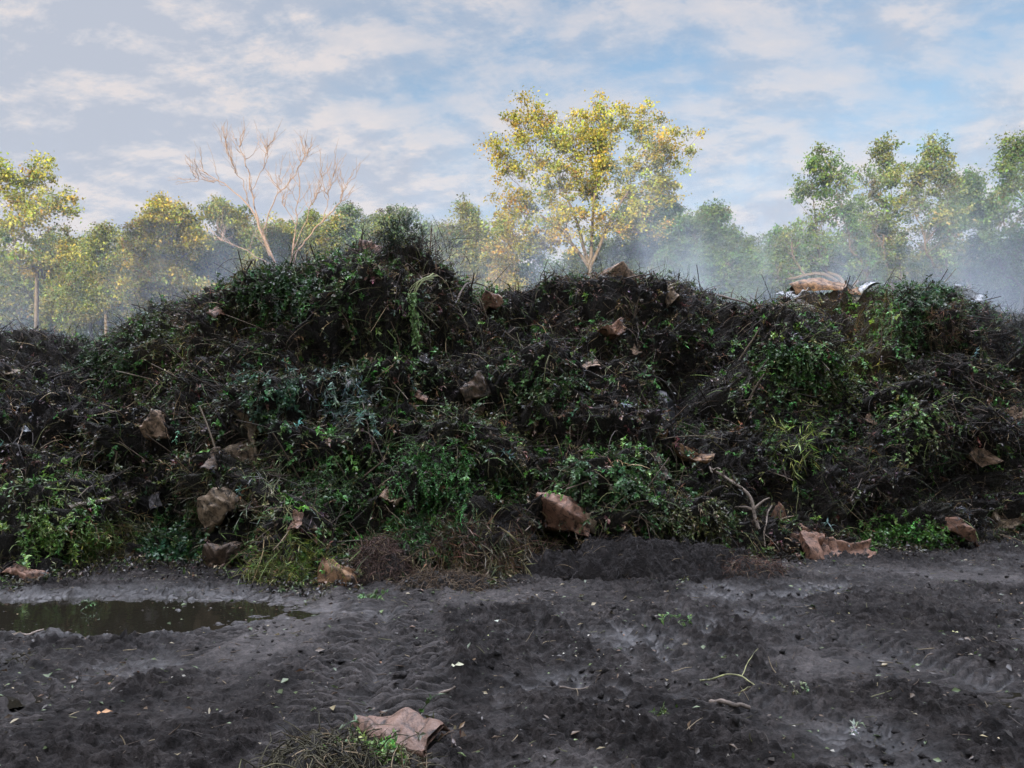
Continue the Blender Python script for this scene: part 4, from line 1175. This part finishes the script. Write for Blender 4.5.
mound(380, 578, .40, .33, .36, 'matted reddish brown root ball beside the torn orange bag', 202, M_mulch, 'root_ball', 'root ball', (.075, .045, .035), 2400, .12)
mound(452, 588, .55, .3, .13, 'low brown peat clump at the heap foot in front of the cedar clippings', 203, M_mulch, 'peat_clump', 'peat clump', (.075, .05, .03), 1200, .15)
mound(335, 776, .42, .34, .085, 'low dark mossy debris mound around the lone bag', 204, M_mulch, 'debris_mound', 'debris mound', (.045, .04, .02), 1100, .12)
mound(730, 574, .7, .35, .16, 'reddish leaf mould spill at the end of the black soil mound', 205, M_mulch, 'leaf_mould', 'leaf mould', (.07, .035, .022), 1500, .1)

# ------------------------------------------------------------------ litter on the ground
def ground_litter():
    n = 13000
    Yg = 3.4 + 8.2 * rng.uniform(size=n) ** .8
    Xg = rng.uniform(-.72, .72, n) * Yg
    dens = fbm(np.stack([Xg, Yg, 0 * Xg], -1), .7, 301, 3)
    keep = (rng.uniform(size=n) < np.clip(.45 + .9 * dens, .05, 1)) & ((puddle_field(Xg, Yg) < -.05) | (rng.uniform(size=n) < .35))
    Xg, Yg = Xg[keep], Yg[keep]; n = len(Xg)
    p = np.stack([Xg, Yg, np.maximum(ground_z(Xg, Yg) + .008, np.where(puddle_field(Xg, Yg) > -.05, -.045, -9))], -1)
    pal = np.array([(.04, .034, .028), (.09, .06, .035), (.22, .18, .10), (.10, .14, .05), (.05, .08, .025), (.42, .40, .34), (.16, .09, .05)])
    k = rng.choice(7, n, p=[.34, .19, .12, .13, .13, .04, .05])
    L = (.012 + .06 * rng.uniform(size=n) ** 2) * np.where(k == 5, .55, 1)
    V, Fc = leaves(p, rng.normal(size=(n, 3)) * np.array([1, 1, .25]), rng.normal(size=(n, 3)) * .35 + np.array([0, 0, 1.]), L, L * rng.uniform(.25, .7, n))
    tag(mesh_np('ground_litter', V, Fc, M_leaf, np.repeat(pal[k] * np.exp(.3 * rng.normal(size=(n, 1))), 4, 0)), 'leaf scraps and chips strewn over the mud', 'litter', kind='stuff')
    n = 3200
    Yg = 3.4 + 7.6 * rng.uniform(size=n) ** .7
    Xg = rng.uniform(-.72, .72, n) * Yg
    keep = puddle_field(Xg, Yg) < 0
    Xg, Yg = Xg[keep], Yg[keep]; n = len(Xg)
    p = np.stack([Xg, Yg, ground_z(Xg, Yg) + .006], -1)
    P = drooping(p, rng.normal(size=(n, 3)) * np.array([1, .7, .12]) + np.array([0, 0, .1]), .02 + .13 * rng.uniform(size=n) ** 2.5, 4, .05, .15)
    P[..., 2] = np.maximum(P[..., 2], p[:, None, 2] - .002)
    V, Fc = tubes(P, rng.uniform(.0014, .0042, (n, 1)) * np.array([1, 1, .8, .5]), 3)
    c = np.array([(.04, .033, .027), (.07, .05, .035), (.2, .16, .1), (.09, .09, .04)])[rng.choice(4, n, p=[.5, .25, .13, .12])]
    tag(mesh_np('ground_straw', V, Fc, M_fibre, np.repeat(c, 12, 0)), 'broken straw and twig bits trodden into the mud', 'straw litter', kind='stuff')
    # lumps of mud thrown up by the tyres
    n = 5200
    Yg = 3.3 + 7.5 * rng.uniform(size=n) ** .8
    Xg = rng.uniform(-.72, .72, n) * Yg
    d = fbm(np.stack([Xg, Yg, 0 * Xg], -1), .9, 333, 3)
    keep = (rng.uniform(size=n) < np.clip(.35 + 1.2 * d, .04, 1)) & (puddle_field(Xg, Yg) < -.1)
    Xg, Yg = Xg[keep], Yg[keep]; n = len(Xg)
    c = np.stack([Xg, Yg, ground_z(Xg, Yg)], -1)
    oc = np.array([[1, 0, 0], [0, 1, 0], [-1, 0, 0], [0, -1, 0], [0, 0, 1], [0, 0, -1]], float)
    sz = (.006 + .028 * rng.uniform(size=n) ** 3)[:, None, None]
    V = c[:, None] + oc[None] * sz * rng.uniform(.5, 1.4, (n, 6, 1)) * np.array([1.2, 1.2, .8]) + rng.normal(size=(n, 6, 3)) * sz * .25
    f = np.array([[0, 1, 4], [1, 2, 4], [2, 3, 4], [3, 0, 4], [1, 0, 5], [2, 1, 5], [3, 2, 5], [0, 3, 5]])
    Fc = (f[None] + (np.arange(n) * 6)[:, None, None]).reshape(-1, 3)
    gc = np.zeros((n * 6, 3)); gc[:, 1] = .12
    tag(mesh_np('mud_crumbs', V.reshape(-1, 3), Fc, M_mud, gc, False), 'small crumbs of black mud thrown up by tyres', 'mud crumbs', kind='stuff')
ground_litter()
def foot_litter():
    n = 2600
    qx = rng.uniform(-20, 1044, n)
    Yf = np.interp(qx, pxs, Yb) - np.abs(rng.normal(size=n)) * .38 + .12
    p = np.stack([(qx - 512) / F * Yf, Yf, 0 * Yf], -1)
    k = (puddle_field(p[:, 0], p[:, 1]) < -.1) & (rng.uniform(size=n) < np.clip(.5 + 1.3 * pn(p, .9, 402), .05, 1))
    p = p[k]; n = len(p)
    p[:, 2] = ground_z(p[:, 0], p[:, 1]) + .01
    pal = np.array([(.02, .017, .015), (.05, .036, .025), (.05, .05, .02), (.05, .085, .025), (.12, .13, .045), (.15, .11, .06)])
    c = pal[rng.choice(6, n, p=[.32, .26, .16, .14, .06, .06])] * np.exp(.4 * rng.normal(size=(n, 1)))
    a, b = sprigs(p, np.tile([0, 0, 1.], (n, 1)), c, 8, .16, .05, .026, .35, .35, .003)
    tri = np.concatenate([b[1][:, [0, 1, 2]], b[1][:, [0, 2, 3]]])
    tag(mesh_np('foot_litter', np.concatenate([a[0], b[0]]), np.concatenate([a[1], tri + len(a[0])]), M_leaf, np.concatenate([a[2], b[2]])), 'crumbled clippings spilling onto the mud along the foot of the heap', 'litter', kind='stuff')
foot_litter()
def ground_leaf(px, py, size, col, label, ang=0.4):
    g = hit(px, py)[0]
    d = np.array([[math.cos(ang), math.sin(ang), .05]])
    V, Fc = leaves(np.array([g]) + [0, 0, .014], d, np.array([[0.1, -.5, 1.]]), np.array([size]), np.array([size * .55]))
    V2, F2 = leaves(np.array([g]) + [0, 0, .012], -d, np.array([[0.1, -.4, 1.]]), np.array([size * .5]), np.array([size * .5]))
    o = mesh_np('fallen_leaf', np.concatenate([V, V2]), np.concatenate([Fc, F2 + 4]), M_leaf, np.tile(col, (8, 1)))
    o.data.transform(Matrix.Translation(-Vector(g))); o.location = g
    tag(o, label, 'leaf', 'single leaves on the mud')
ground_leaf(101, 715, .06, (.42, .2, .06), 'orange leaf lying alone on the wet mud')
ground_leaf(455, 678, .07, (.4, .4, .25), 'pale yellow leaf on the mud behind the lone bag')
ground_leaf(364, 692, .05, (.4, .42, .25), 'pale leaf on the tread marks above the lone bag', 1.2)
ground_leaf(498, 628, .08, (.55, .58, .5), 'whitish leaf on the mud between the tracks', 2.0)
ground_leaf(490, 636, .06, (.35, .36, .12), 'yellow green leaf beside the whitish leaf', .2)
ground_leaf(851, 616, .09, (.42, .40, .2), 'yellow leaf on the mud in front of the bag with the orange end', .9)
ground_leaf(955, 636, .07, (.36, .36, .14), 'yellow leaf far out on the smooth mud', 2.4)

# ------------------------------------------------------------------ trees
def grow(lobes, fork, base, r0, leafcol, name, label, cat='tree', group='trees behind the heap', clumps=16, per=48, ls=.20, cr=.55, bark=None, leaders=(), jit=.22, sparse=1.0):
    """lobes: (centre, radii). Limbs run from the fork to every lobe, twigs to leaf clumps inside it."""
    root = empty(name, base, label, cat, group)
    tr = MB()
    bend = (np.array(base) * .45 + np.array(fork) * .55) + np.array([rng.normal() * .25, rng.normal() * .2, 0])
    c = curve([base - np.array([0, 0, .3]), base + np.array([0, 0, .4]), bend, fork], 18, .06, int(base[0] * 7))
    tr.add(*tube(c, r0 * 1.15, r0 * .72, 9))
    nodes = [(np.array(fork), r0 * .72)]
    for ld in leaders:
        lc_ = curve([np.array(fork) - np.array([0, 0, .4]), np.array(fork) * .45 + np.array(ld) * .55 + np.array([0, 0, .25]), np.array(ld)], 16, .07, int(abs(ld[0] * 53)) % 89)
        tr.add(*tube(lc_, r0 * .62, r0 * .30, 7))
        nodes += [(lc_[q_], r0 * (.55 - .02 * q_)) for q_ in (5, 8, 11, 14)]
    lf = []
    todo = [(np.array(c_), np.array(r_)) for c_, r_ in lobes]
    todo.sort(key=lambda q: np.linalg.norm(q[0] - fork))
    for c_, r_ in todo:
        low = c_ - np.array([0, 0, r_[2] * .55])
        d = [np.linalg.norm(low - q[0]) + (3.0 if q[0][2] > low[2] + .2 else 0) + 1.2 * max(0, np.hypot(*(low - q[0])[:2]) - (low - q[0])[2]) for q in nodes]
        a, ra = nodes[int(np.argmin(d))]
        rb = max(.022, ra * .6)
        dl = np.linalg.norm(low - a)
        mid = a * .6 + low * .4 + np.array([rng.normal() * .05 * dl, rng.normal() * .05 * dl, .16 * dl])
        cc = curve([a, mid, low, c_ + np.array([0, 0, r_[2] * .35])], 14, .07, int(abs(c_[0] * 31)) % 97)
        tr.add(*tube(cc, ra * .8, rb * .5, 6))
        nodes += [(cc[6], ra * .68), (cc[10], rb)]
        # clumps of foliage
        m = max(4, int(clumps * 1.7))
        v = unit(rng.normal(size=(m, 3))) * (rng.uniform(.05, 1.35, (m, 1)) ** .55)
        far = rng.uniform(size=(m, 1)) < .14
        v = np.where(far, unit(v) * rng.uniform(1.15, 1.55, (m, 1)), v)
        cl = c_ + v * r_
        for q in cl:
            s = cc[rng.integers(7, 14)]
            tw = curve([s, (s + q) / 2 + rng.normal(size=3) * .12, q], 6, .03, rng.integers(90))
            tr.add(*tube(tw, rb * .30, .008, 4))
        lf.append(cl)
    cl = np.concatenate(lf)
    n = len(cl)
    k = int(per * 1.7); ls = ls * .66
    off = rng.normal(size=(n, k, 3)) * (cr * .82 * rng.uniform(.45, 1.2, (n, 1, 1))) * np.array([.62, .62, .46])
    pos = (cl[:, None] + off).reshape(-1, 3)
    N = len(pos)
    ax = rng.normal(size=(N, 3)) + np.array([0, 0, -.35])
    nr = rng.normal(size=(N, 3)) + np.array([0, 0, .8])
    L = ls * rng.uniform(.4, 1.5, N)
    V, Fc = leaves(pos, ax, nr, L, L * rng.uniform(.6, .85, N))
    shade_mix = np.clip(rng.normal(size=(n, 1, 1)) * .33 + (.05 if leafcol[0] > .25 else .3), 0, .85)
    lc = np.array(leafcol)[None, None] * (1 - shade_mix) + np.array((.085, .135, .06)) * shade_mix  # greener clumps stand in for shaded patches of the crown
    col = lc * np.exp(jit * rng.normal(size=(n, 1, 1)) + .2 * rng.normal(size=(n, k, 1))) * (1 + .10 * rng.normal(size=(n, k, 3)) + .10 * rng.normal(size=(n, 1, 3)))
    col = np.repeat(np.clip(col, .008, .5).reshape(-1, 3), 4, 0)
    tr.build('trunk', bark or M_bark, root, True)
    mesh_np('crown', V, Fc, M_tree, col, False, root)
    return root

def lob(Y, rows):
    k = Y / F
    out = []
    for (px, py, rx, ry) in rows:
        c = at(px, py, Y + rng.uniform(-1, 1) * rx * k * .8)
        out.append((c, np.array([rx * k, rx * k * .95, ry * k])))
    return out

def ftree(Y, trunk_px, fork_py, rows, col, label, name='leafy_tree', r0=.22, base_px=None, **kw):
    fork = at(trunk_px, fork_py, Y)
    base = at(base_px if base_px is not None else trunk_px, 440, Y); base[2] = 0
    return grow(lob(Y, rows), fork, base, r0, col, name, label, **kw)

def auto(Y, px, py, rx, ry, col, label, name='leafy_tree', n=None, **kw):
    n = n or max(7, int(rx * ry / 95))
    rows = []
    for i in range(n):
        a = rng.uniform(0, 6.283); r = math.sqrt(rng.uniform()) * .72
        sy = math.sin(a) * r
        w = 1 - .25 * max(0, sy)
        rows.append((px + rx * math.cos(a) * r * w * 1.15, py - ry * sy * 1.1, rx * .34 * rng.uniform(.55, 1.35), ry * .26 * rng.uniform(.6, 1.35)))
    rows.append((px + rng.normal() * rx * .1, py - ry * .78, rx * .3, ry * .24))
    rows.append((px + rng.normal() * rx * .2, py + ry * .6, rx * .5, ry * .3))
    for q_ in (-.62, .05, .66):
        rows.append((px + rx * q_ + rng.normal() * 3, py + ry * rng.uniform(.62, .95), rx * .46, ry * .30))
    return ftree(Y, px, py + ry * .75, rows, col, label, name, **kw)

YEL, YG, GR, DG, BL = (.30, .27, .040), (.21, .225, .045), (.11, .17, .05), (.075, .125, .045), (.10, .14, .075)
# the big poplar
ftree(45, 590, 262, [(520, 122, 24, 20), (508, 160, 24, 26), (537, 150, 24, 30), (570, 126, 28, 24), (607, 118, 22, 20), (560, 175, 26, 32), (527, 200, 30, 26),
    (512, 228, 24, 24), (575, 150, 18, 18), (640, 128, 24, 20), (668, 148, 24, 20), (648, 165, 28, 24), (630, 186, 28, 22), (662, 185, 20, 16), (612, 214, 26, 18), (566, 215, 24, 26), (640, 222, 26, 20), (545, 240, 24, 18),
    (596, 138, 14, 14), (590, 186, 14, 14), (604, 166, 10, 14)],
    (.30, .275, .05), 'tallest tree behind the heap, a broad forked poplar with golden leaves', 'poplar_tree', r0=.19, clumps=15, per=46, ls=.21, cr=.55,
    leaders=[at(566, 196, 45.3), at(597, 178, 44.6), at(630, 190, 45.2), at(540, 215, 44.8)])
# left side
ftree(38, 37, 262, [(44, 172, 20, 16), (24, 182, 16, 16), (58, 200, 16, 14), (12, 205, 18, 18), (36, 210, 20, 18), (8, 232, 20, 18), (40, 236, 24, 18), (58, 252, 20, 16), (20, 258, 24, 18), (44, 272, 22, 14), (0, 170, 12, 14)],
    (.29, .275, .05), 'tall sunlit tree with an orange trunk at the far end of the treeline', 'poplar_tree', r0=.13, clumps=9, per=40, ls=.2, cr=.5)
auto(42, -45, 235, 40, 60, YG, 'yellow green tree mostly cut off by the picture edge', r0=.2)
auto(52, 90, 285, 26, 46, YG, 'slender pale yellow green tree between two taller golden ones', r0=.14, clumps=10, per=36, ls=.2)
auto(46, 166, 250, 40, 50, (.31, .27, .035), 'dense rounded golden tree left of the bare dead tree', r0=.24, clumps=18, per=52, ls=.22)
auto(50, 221, 245, 30, 46, YG, 'yellow green tree just behind the bare dead tree', r0=.2, clumps=16, per=48, ls=.22)
auto(47, 106, 268, 26, 44, YG, 'pale yellow green tree left of the dense golden one', r0=.15, clumps=10, per=38, ls=.2)
auto(55, 276, 262, 30, 42, YG, 'yellow green tree seen through the limbs of the bare dead tree', r0=.16, clumps=12, per=40, ls=.22)
auto(57, 334, 254, 20, 36, (.2, .2, .06), 'small hazy yellow green tree between the bare dead tree and the summit', r0=.14, clumps=10, per=38, ls=.22)
auto(58, 130, 300, 36, 44, GR, 'shaded green tree under the dense golden one', r0=.18)
auto(60, 30, 315, 40, 40, GR, 'shaded green tree behind the orange trunk', r0=.18)
auto(56, 313, 250, 15, 42, YG, 'narrow hazy tree right of the bare dead tree', n=7, r0=.12, clumps=9, per=30, ls=.2)
auto(75, 353, 242, 24, 36, BL, 'hazy blue green tree left of the summit', r0=.2, clumps=12, ls=.25)
auto(70, 402, 240, 40, 32, BL, 'hazy blue green tree behind the summit clump', r0=.2, clumps=12, ls=.25)
auto(58, 462, 245, 28, 46, (.2, .2, .06), 'hazy yellow green tree right of the summit clump', r0=.18, clumps=12, per=40, ls=.22)
auto(52, 505, 255, 20, 40, (.26,.22,.055), 'small golden tree at the foot of the tallest poplar', r0=.14, clumps=11, per=40, ls=.2)
# middle and right
auto(50, 655, 245, 44, 48, GR, 'green tree under the golden limbs of the tallest poplar', r0=.2, clumps=14, per=48, ls=.22)
auto(46, 708, 252, 46, 46, (.095, .15, .05), 'rounded shaded green tree right of the tallest poplar', r0=.2, clumps=16, per=52, ls=.2)
auto(44, 752, 278, 22, 26, DG, 'small thin leaved tree in the gap of the treeline', r0=.1, n=6, clumps=7, per=26, ls=.17)
ftree(40, 852, 292, [(820, 165, 18, 14), (836, 182, 16, 14), (812, 188, 16, 12), (842, 208, 18, 16), (816, 222, 24, 18), (850, 238, 26, 22), (792, 245, 26, 18), (822, 258, 30, 20), (780, 272, 24, 14), (866, 268, 26, 22)],
    GR, 'leaning open crowned green tree at the start of the smoky group', r0=.2, clumps=13, per=40, ls=.19, cr=.45)
ftree(43, 892, 285, [(884, 152, 11, 12), (892, 172, 11, 12), (872, 185, 20, 18), (890, 205, 20, 18), (868, 218, 24, 20), (884, 244, 28, 24), (900, 268, 26, 20)],
    (.15, .18, .055), 'tall green tree with a thin pale top in the smoky group', r0=.18, clumps=13, per=42, ls=.19, cr=.45)
ftree(41, 918, 285, [(936, 152, 13, 12), (930, 172, 15, 14), (945, 184, 14, 14), (912, 178, 14, 14), (915, 205, 22, 20), (944, 212, 22, 22), (925, 238, 28, 24), (945, 262, 28, 22)],
    (.15, .18, .055), 'tall leaning tree with a golden tip in the smoky group', r0=.2, clumps=13, per=42, ls=.19, cr=.45)
auto(46, 968, 225, 26, 52, DG, 'dark smoky tree between the golden tipped one and the edge tree', r0=.2, clumps=14, per=44, ls=.2)
ftree(37, 1024, 290, [(1016, 148, 16, 13), (1030, 160, 16, 16), (1010, 182, 18, 16), (1028, 200, 22, 20), (1004, 218, 24, 20), (1024, 245, 28, 24), (1000, 262, 26, 22), (1050, 170, 20, 20), (1060, 215, 26, 26), (1055, 260, 30, 26)],
    GR, 'green tree with a golden top cut by the picture edge', r0=.2, clumps=14, per=44, ls=.19)
for px, Y, py in ((72, 54, 286), (132, 57, 278), (196, 56, 272), (258, 58, 268), (322, 56, 268), (388, 60, 262), (440, 58, 268), (4, 56, 288)):
    auto(Y, px, py + rng.uniform(-6, 6), 34, 40, (.19, .195, .05) if Y < 58 else (.14, .17, .05), 'yellow green shrub filling the gaps among the trees left of the summit', 'shrub', r0=.1, cat='shrub', group='sunlit shrubs among the trees', clumps=13, per=40, ls=.24, cr=.62)
for i, (px, Y) in enumerate([(60, 66), (190, 62), (255, 60), (300, 64), (345, 58), (430, 60), (485, 62), (540, 56), (590, 60), (625, 64), (680, 58), (735, 60), (780, 54), (830, 56), (880, 52), (940, 54), (990, 56), (1030, 50)]):
    auto(Y, px + rng.uniform(-8, 8), 286 + rng.uniform(-16, 14), 40, 54, (.085, .125, .05) if i % 2 else (.11, .15, .055), 'low hazy green shrub among the trunks behind the heap', 'shrub', r0=.1, cat='shrub', group='shrubs among the trunks', clumps=14, per=40, ls=.26, cr=.7)

# bare dead tree
def dead_tree():
    Y = 31
    b = at(278, 440, Y); b[2] = 0
    root = empty('dead_tree', b, 'bare dead tree with pale orange branches and no leaves', 'tree')
    rr = random.Random(4)
    main = [  # picture points of the big limbs, start radius
        ([(283, 330), (276, 270), (262, 232), (248, 205), (225, 185), (205, 172)], .17, (200, 160)),
        ([(270, 255), (258, 225), (252, 190), (246, 165), (240, 148)], .10, (236, 140)),
        ([(286, 318), (292, 262), (296, 225), (298, 195), (300, 170)], .13, (303, 158)),
        ([(292, 262), (305, 240), (322, 222), (338, 205), (345, 188)], .10, (352, 172)),
        ([(262, 232), (275, 200), (292, 178), (303, 160)], .07, (306, 152)),
        ([(276, 268), (258, 258), (240, 248), (226, 242)], .07, (220, 240)),
        ([(248, 205), (243, 185), (232, 165), (228, 150)], .05, (226, 140)),
        ([(252, 190), (262, 170), (266, 155)], .04, (268, 143)),
        ([(296, 225), (285, 205), (280, 188)], .05, (278, 176)),
        ([(322, 222), (328, 200), (330, 185)], .04, (334, 172)),
        ([(225, 185), (215, 182), (200, 180)], .035, (190, 178)),
        ([(292, 250), (310, 212), (318, 190)], .05, (322, 176)),
    ]
    k = Y / F
    for nl_, (pts, r, tip) in enumerate(main):
        mb = tw = MB()
        q = []
        z = rr.uniform(-1, 1)
        for j, (px, py) in enumerate(list(pts) + [tip]):
            q.append(at(px, py, Y + z * 1.2 * (j / len(pts))))
        if pts[0][1] > 310: q = [b + np.array([(rr.uniform(-.2, .2)), 0, 0])] + q
        c = curve(q, 30, .13, rr.randrange(90))
        mb.add(*tube(c, r * .36, .007, 7))
        for t in range(11):
            i = rr.randrange(9, 29)
            d = unit(c[i] - c[i - 3]) * .6 + np.array([rr.uniform(-.8, .8), rr.uniform(-.6, .6), rr.uniform(.1, .7)])
            l = rr.uniform(.35, 1.0)
            e = [c[i], c[i] + unit(d) * l * .5, c[i] + unit(d) * l + np.array([0, 0, rr.uniform(0, .3)])]
            ce = curve(e, 10, .10, rr.randrange(90))
            tw.add(*tube(ce, .014, .006, 5))
            for u in range(2):
                j = rr.randrange(4, 10)
                d2 = unit(d) + np.array([rr.uniform(-.8, .8), rr.uniform(-.6, .6), rr.uniform(-.1, .7)])
                tw.add(*tube(curve([ce[j], ce[j] + d2 * .2, ce[j] + d2 * .42], 6, .03, u), .007, .004, 4))
        mb.build('trunk' if nl_ == 0 else 'limb', M_deadbark, root, True)
dead_tree()

# distant woods that close the gaps near the horizon
def woods(name, label, xs, y0, dy, htop, n, size, col, seed):
    x = rng.uniform(xs[0], xs[1], n)
    y = y0 + rng.uniform(-1, 1, n) * dy
    top = htop(x, y)
    z = top * rng.uniform(0, 1, n) ** .7
    p = np.stack([x, y, z], -1)
    L = size * rng.uniform(.6, 1.4, n)
    V, Fc = leaves(p, rng.normal(size=(n, 3)), rng.normal(size=(n, 3)) + np.array([0, -.5, .5]), L, L * .8)
    c = np.array(col) * np.exp(.3 * rng.normal(size=(n, 1)))
    return tag(mesh_np(name, V, Fc, M_tree, np.repeat(c, 4, 0)), label, 'woods', kind='stuff')
woods('far_woods', 'far off wood fading in the haze behind the trees', (-130, 130), 96, 8,
      lambda x, y: 17.5 + 3.5 * pn(np.stack([x, y * .3, 0 * x], -1), .16, 3) + 3.0 * pn(np.stack([x, y, 0 * x], -1), .5, 4), 40000, .8, (.06, .09, .04), 3)

# unseen wooded bank added behind the camera, shaped to shade yard, heap and right trees
def shade_bank_h(x):
    return np.interp(x, [-160, -90, -72, -62, -50, -40, -30, -22, 60, 90], [14, 19.5, 20.5, 20, 21, 22, 22.5, 24.5, 24.5, 14])
bx = np.linspace(-170, 110, 281); by = np.linspace(-90, -50, 41)
BX, BY = np.meshgrid(bx, by, indexing='ij')
tt = np.clip(1 - np.abs(BY + 68) / 20, 0, 1)
q = np.stack([BX, BY, 0 * BX], -1)
BZ = shade_bank_h(BX) * .62 * sm(0, 1, tt) * (1 + .15 * pn(q, .12, 5)) - .2
mb_, ntb, bb = mat_new('grassy_earth')
nb = noise_node(ntb, .6, 6, .6, N_(ntb, 'ShaderNodeTexCoord').outputs['Object'])
rb = ramp(ntb, nb.outputs['Fac'], [(.3, (.04, .05, .02)), (.7, (.08, .09, .04))]); ntb.links.new(rb.outputs[0], bb.inputs['Base Color'])
bb.inputs['Roughness'].default_value = .9
tag(mesh_np('sun_block_hill', np.stack([BX, BY, BZ], -1).reshape(-1, 3), grid_faces(len(bx), len(by)), mb_, None, True), kind='structure')
woods('sun_block_woods', 'unseen wood on an added bank that shades the yard', (-165, 105), -68, 3.5,
      lambda x, y: shade_bank_h(x) * (1 + .06 * pn(np.stack([x, y, 0 * x], -1), .25, 13)) + 1.6 * pn(np.stack([x, y, 0 * x], -1), .6, 14), 42000, 1.5, (.04, .06, .025), 9)

# ------------------------------------------------------------------ steam and haze
def steam():
    m = bpy.data.materials.new('steam'); m.use_nodes = True
    nt = m.node_tree; nt.nodes.clear()
    out = nt.nodes.new('ShaderNodeOutputMaterial')
    pv = nt.nodes.new('ShaderNodeVolumePrincipled')
    pv.inputs['Color'].default_value = (.80, .89, 1.0, 1)
    pv.inputs['Anisotropy'].default_value = 0.1
    nt.links.new(pv.outputs[0], out.inputs['Volume'])
    geo = nt.nodes.new('ShaderNodeNewGeometry')
    sp = nt.nodes.new('ShaderNodeSeparateXYZ'); nt.links.new(geo.outputs['Position'], sp.inputs[0])
    def mt(op, a, b=None, clamp=False):
        n = nt.nodes.new('ShaderNodeMath'); n.operation = op; n.use_clamp = clamp
        for i, v in enumerate((a, b)):
            if v is None: continue
            if isinstance(v, (int, float)): n.inputs[i].default_value = v
            else: nt.links.new(v, n.inputs[i])
        return n.outputs[0]
    def mr(v, a, b, c=0., d=1.):
        n = nt.nodes.new('ShaderNodeMapRange'); n.interpolation_type = 'SMOOTHSTEP'
        for k, x in zip(('From Min', 'From Max', 'To Min', 'To Max'), (a, b, c, d)): n.inputs[k].default_value = x
        nt.links.new(v, n.inputs['Value']); return n.outputs[0]
    mpn = nt.nodes.new('ShaderNodeMapping'); mpn.inputs['Scale'].default_value = (.75, .36, .13); mpn.inputs['Rotation'].default_value = (0, R(20), 0)
    nt.links.new(geo.outputs['Position'], mpn.inputs['Vector'])
    nz = nt.nodes.new('ShaderNodeTexNoise'); nz.inputs['Scale'].default_value = 1.0; nz.inputs['Detail'].default_value = 3.5; nz.inputs['Distortion'].default_value = .7
    nt.links.new(mpn.outputs[0], nz.inputs['Vector'])
    d = mr(nz.outputs['Fac'], .45, .64)
    d = mt('ADD', d, .13)
    hz = mr(sp.outputs[2], 3.0, 13.0, 1., 0.)
    d = mt('MULTIPLY', d, mt('MULTIPLY', hz, hz))
    d = mt('MULTIPLY', d, mr(sp.outputs[1], 14.5, 17.5))
    d = mt('MULTIPLY', d, mr(sp.outputs[1], 30., 24.))
    xr = mr(sp.outputs[0], -7., 6., .42, 1.15)
    d = mt('MULTIPLY', d, xr)
    d = mt('MULTIPLY', d, .115)
    nt.links.new(d, pv.inputs['Density'])
    bpy.ops.mesh.primitive_cube_add(size=1, location=(0, 22.5, 7.2))
    o = bpy.context.active_object; o.name = 'steam'; o.scale = (60, 16.5, 11.6)
    o.data.materials.append(m)
    tag(o, 'pale steam drifting up behind the crest of the heap', 'steam', kind='stuff')
steam()
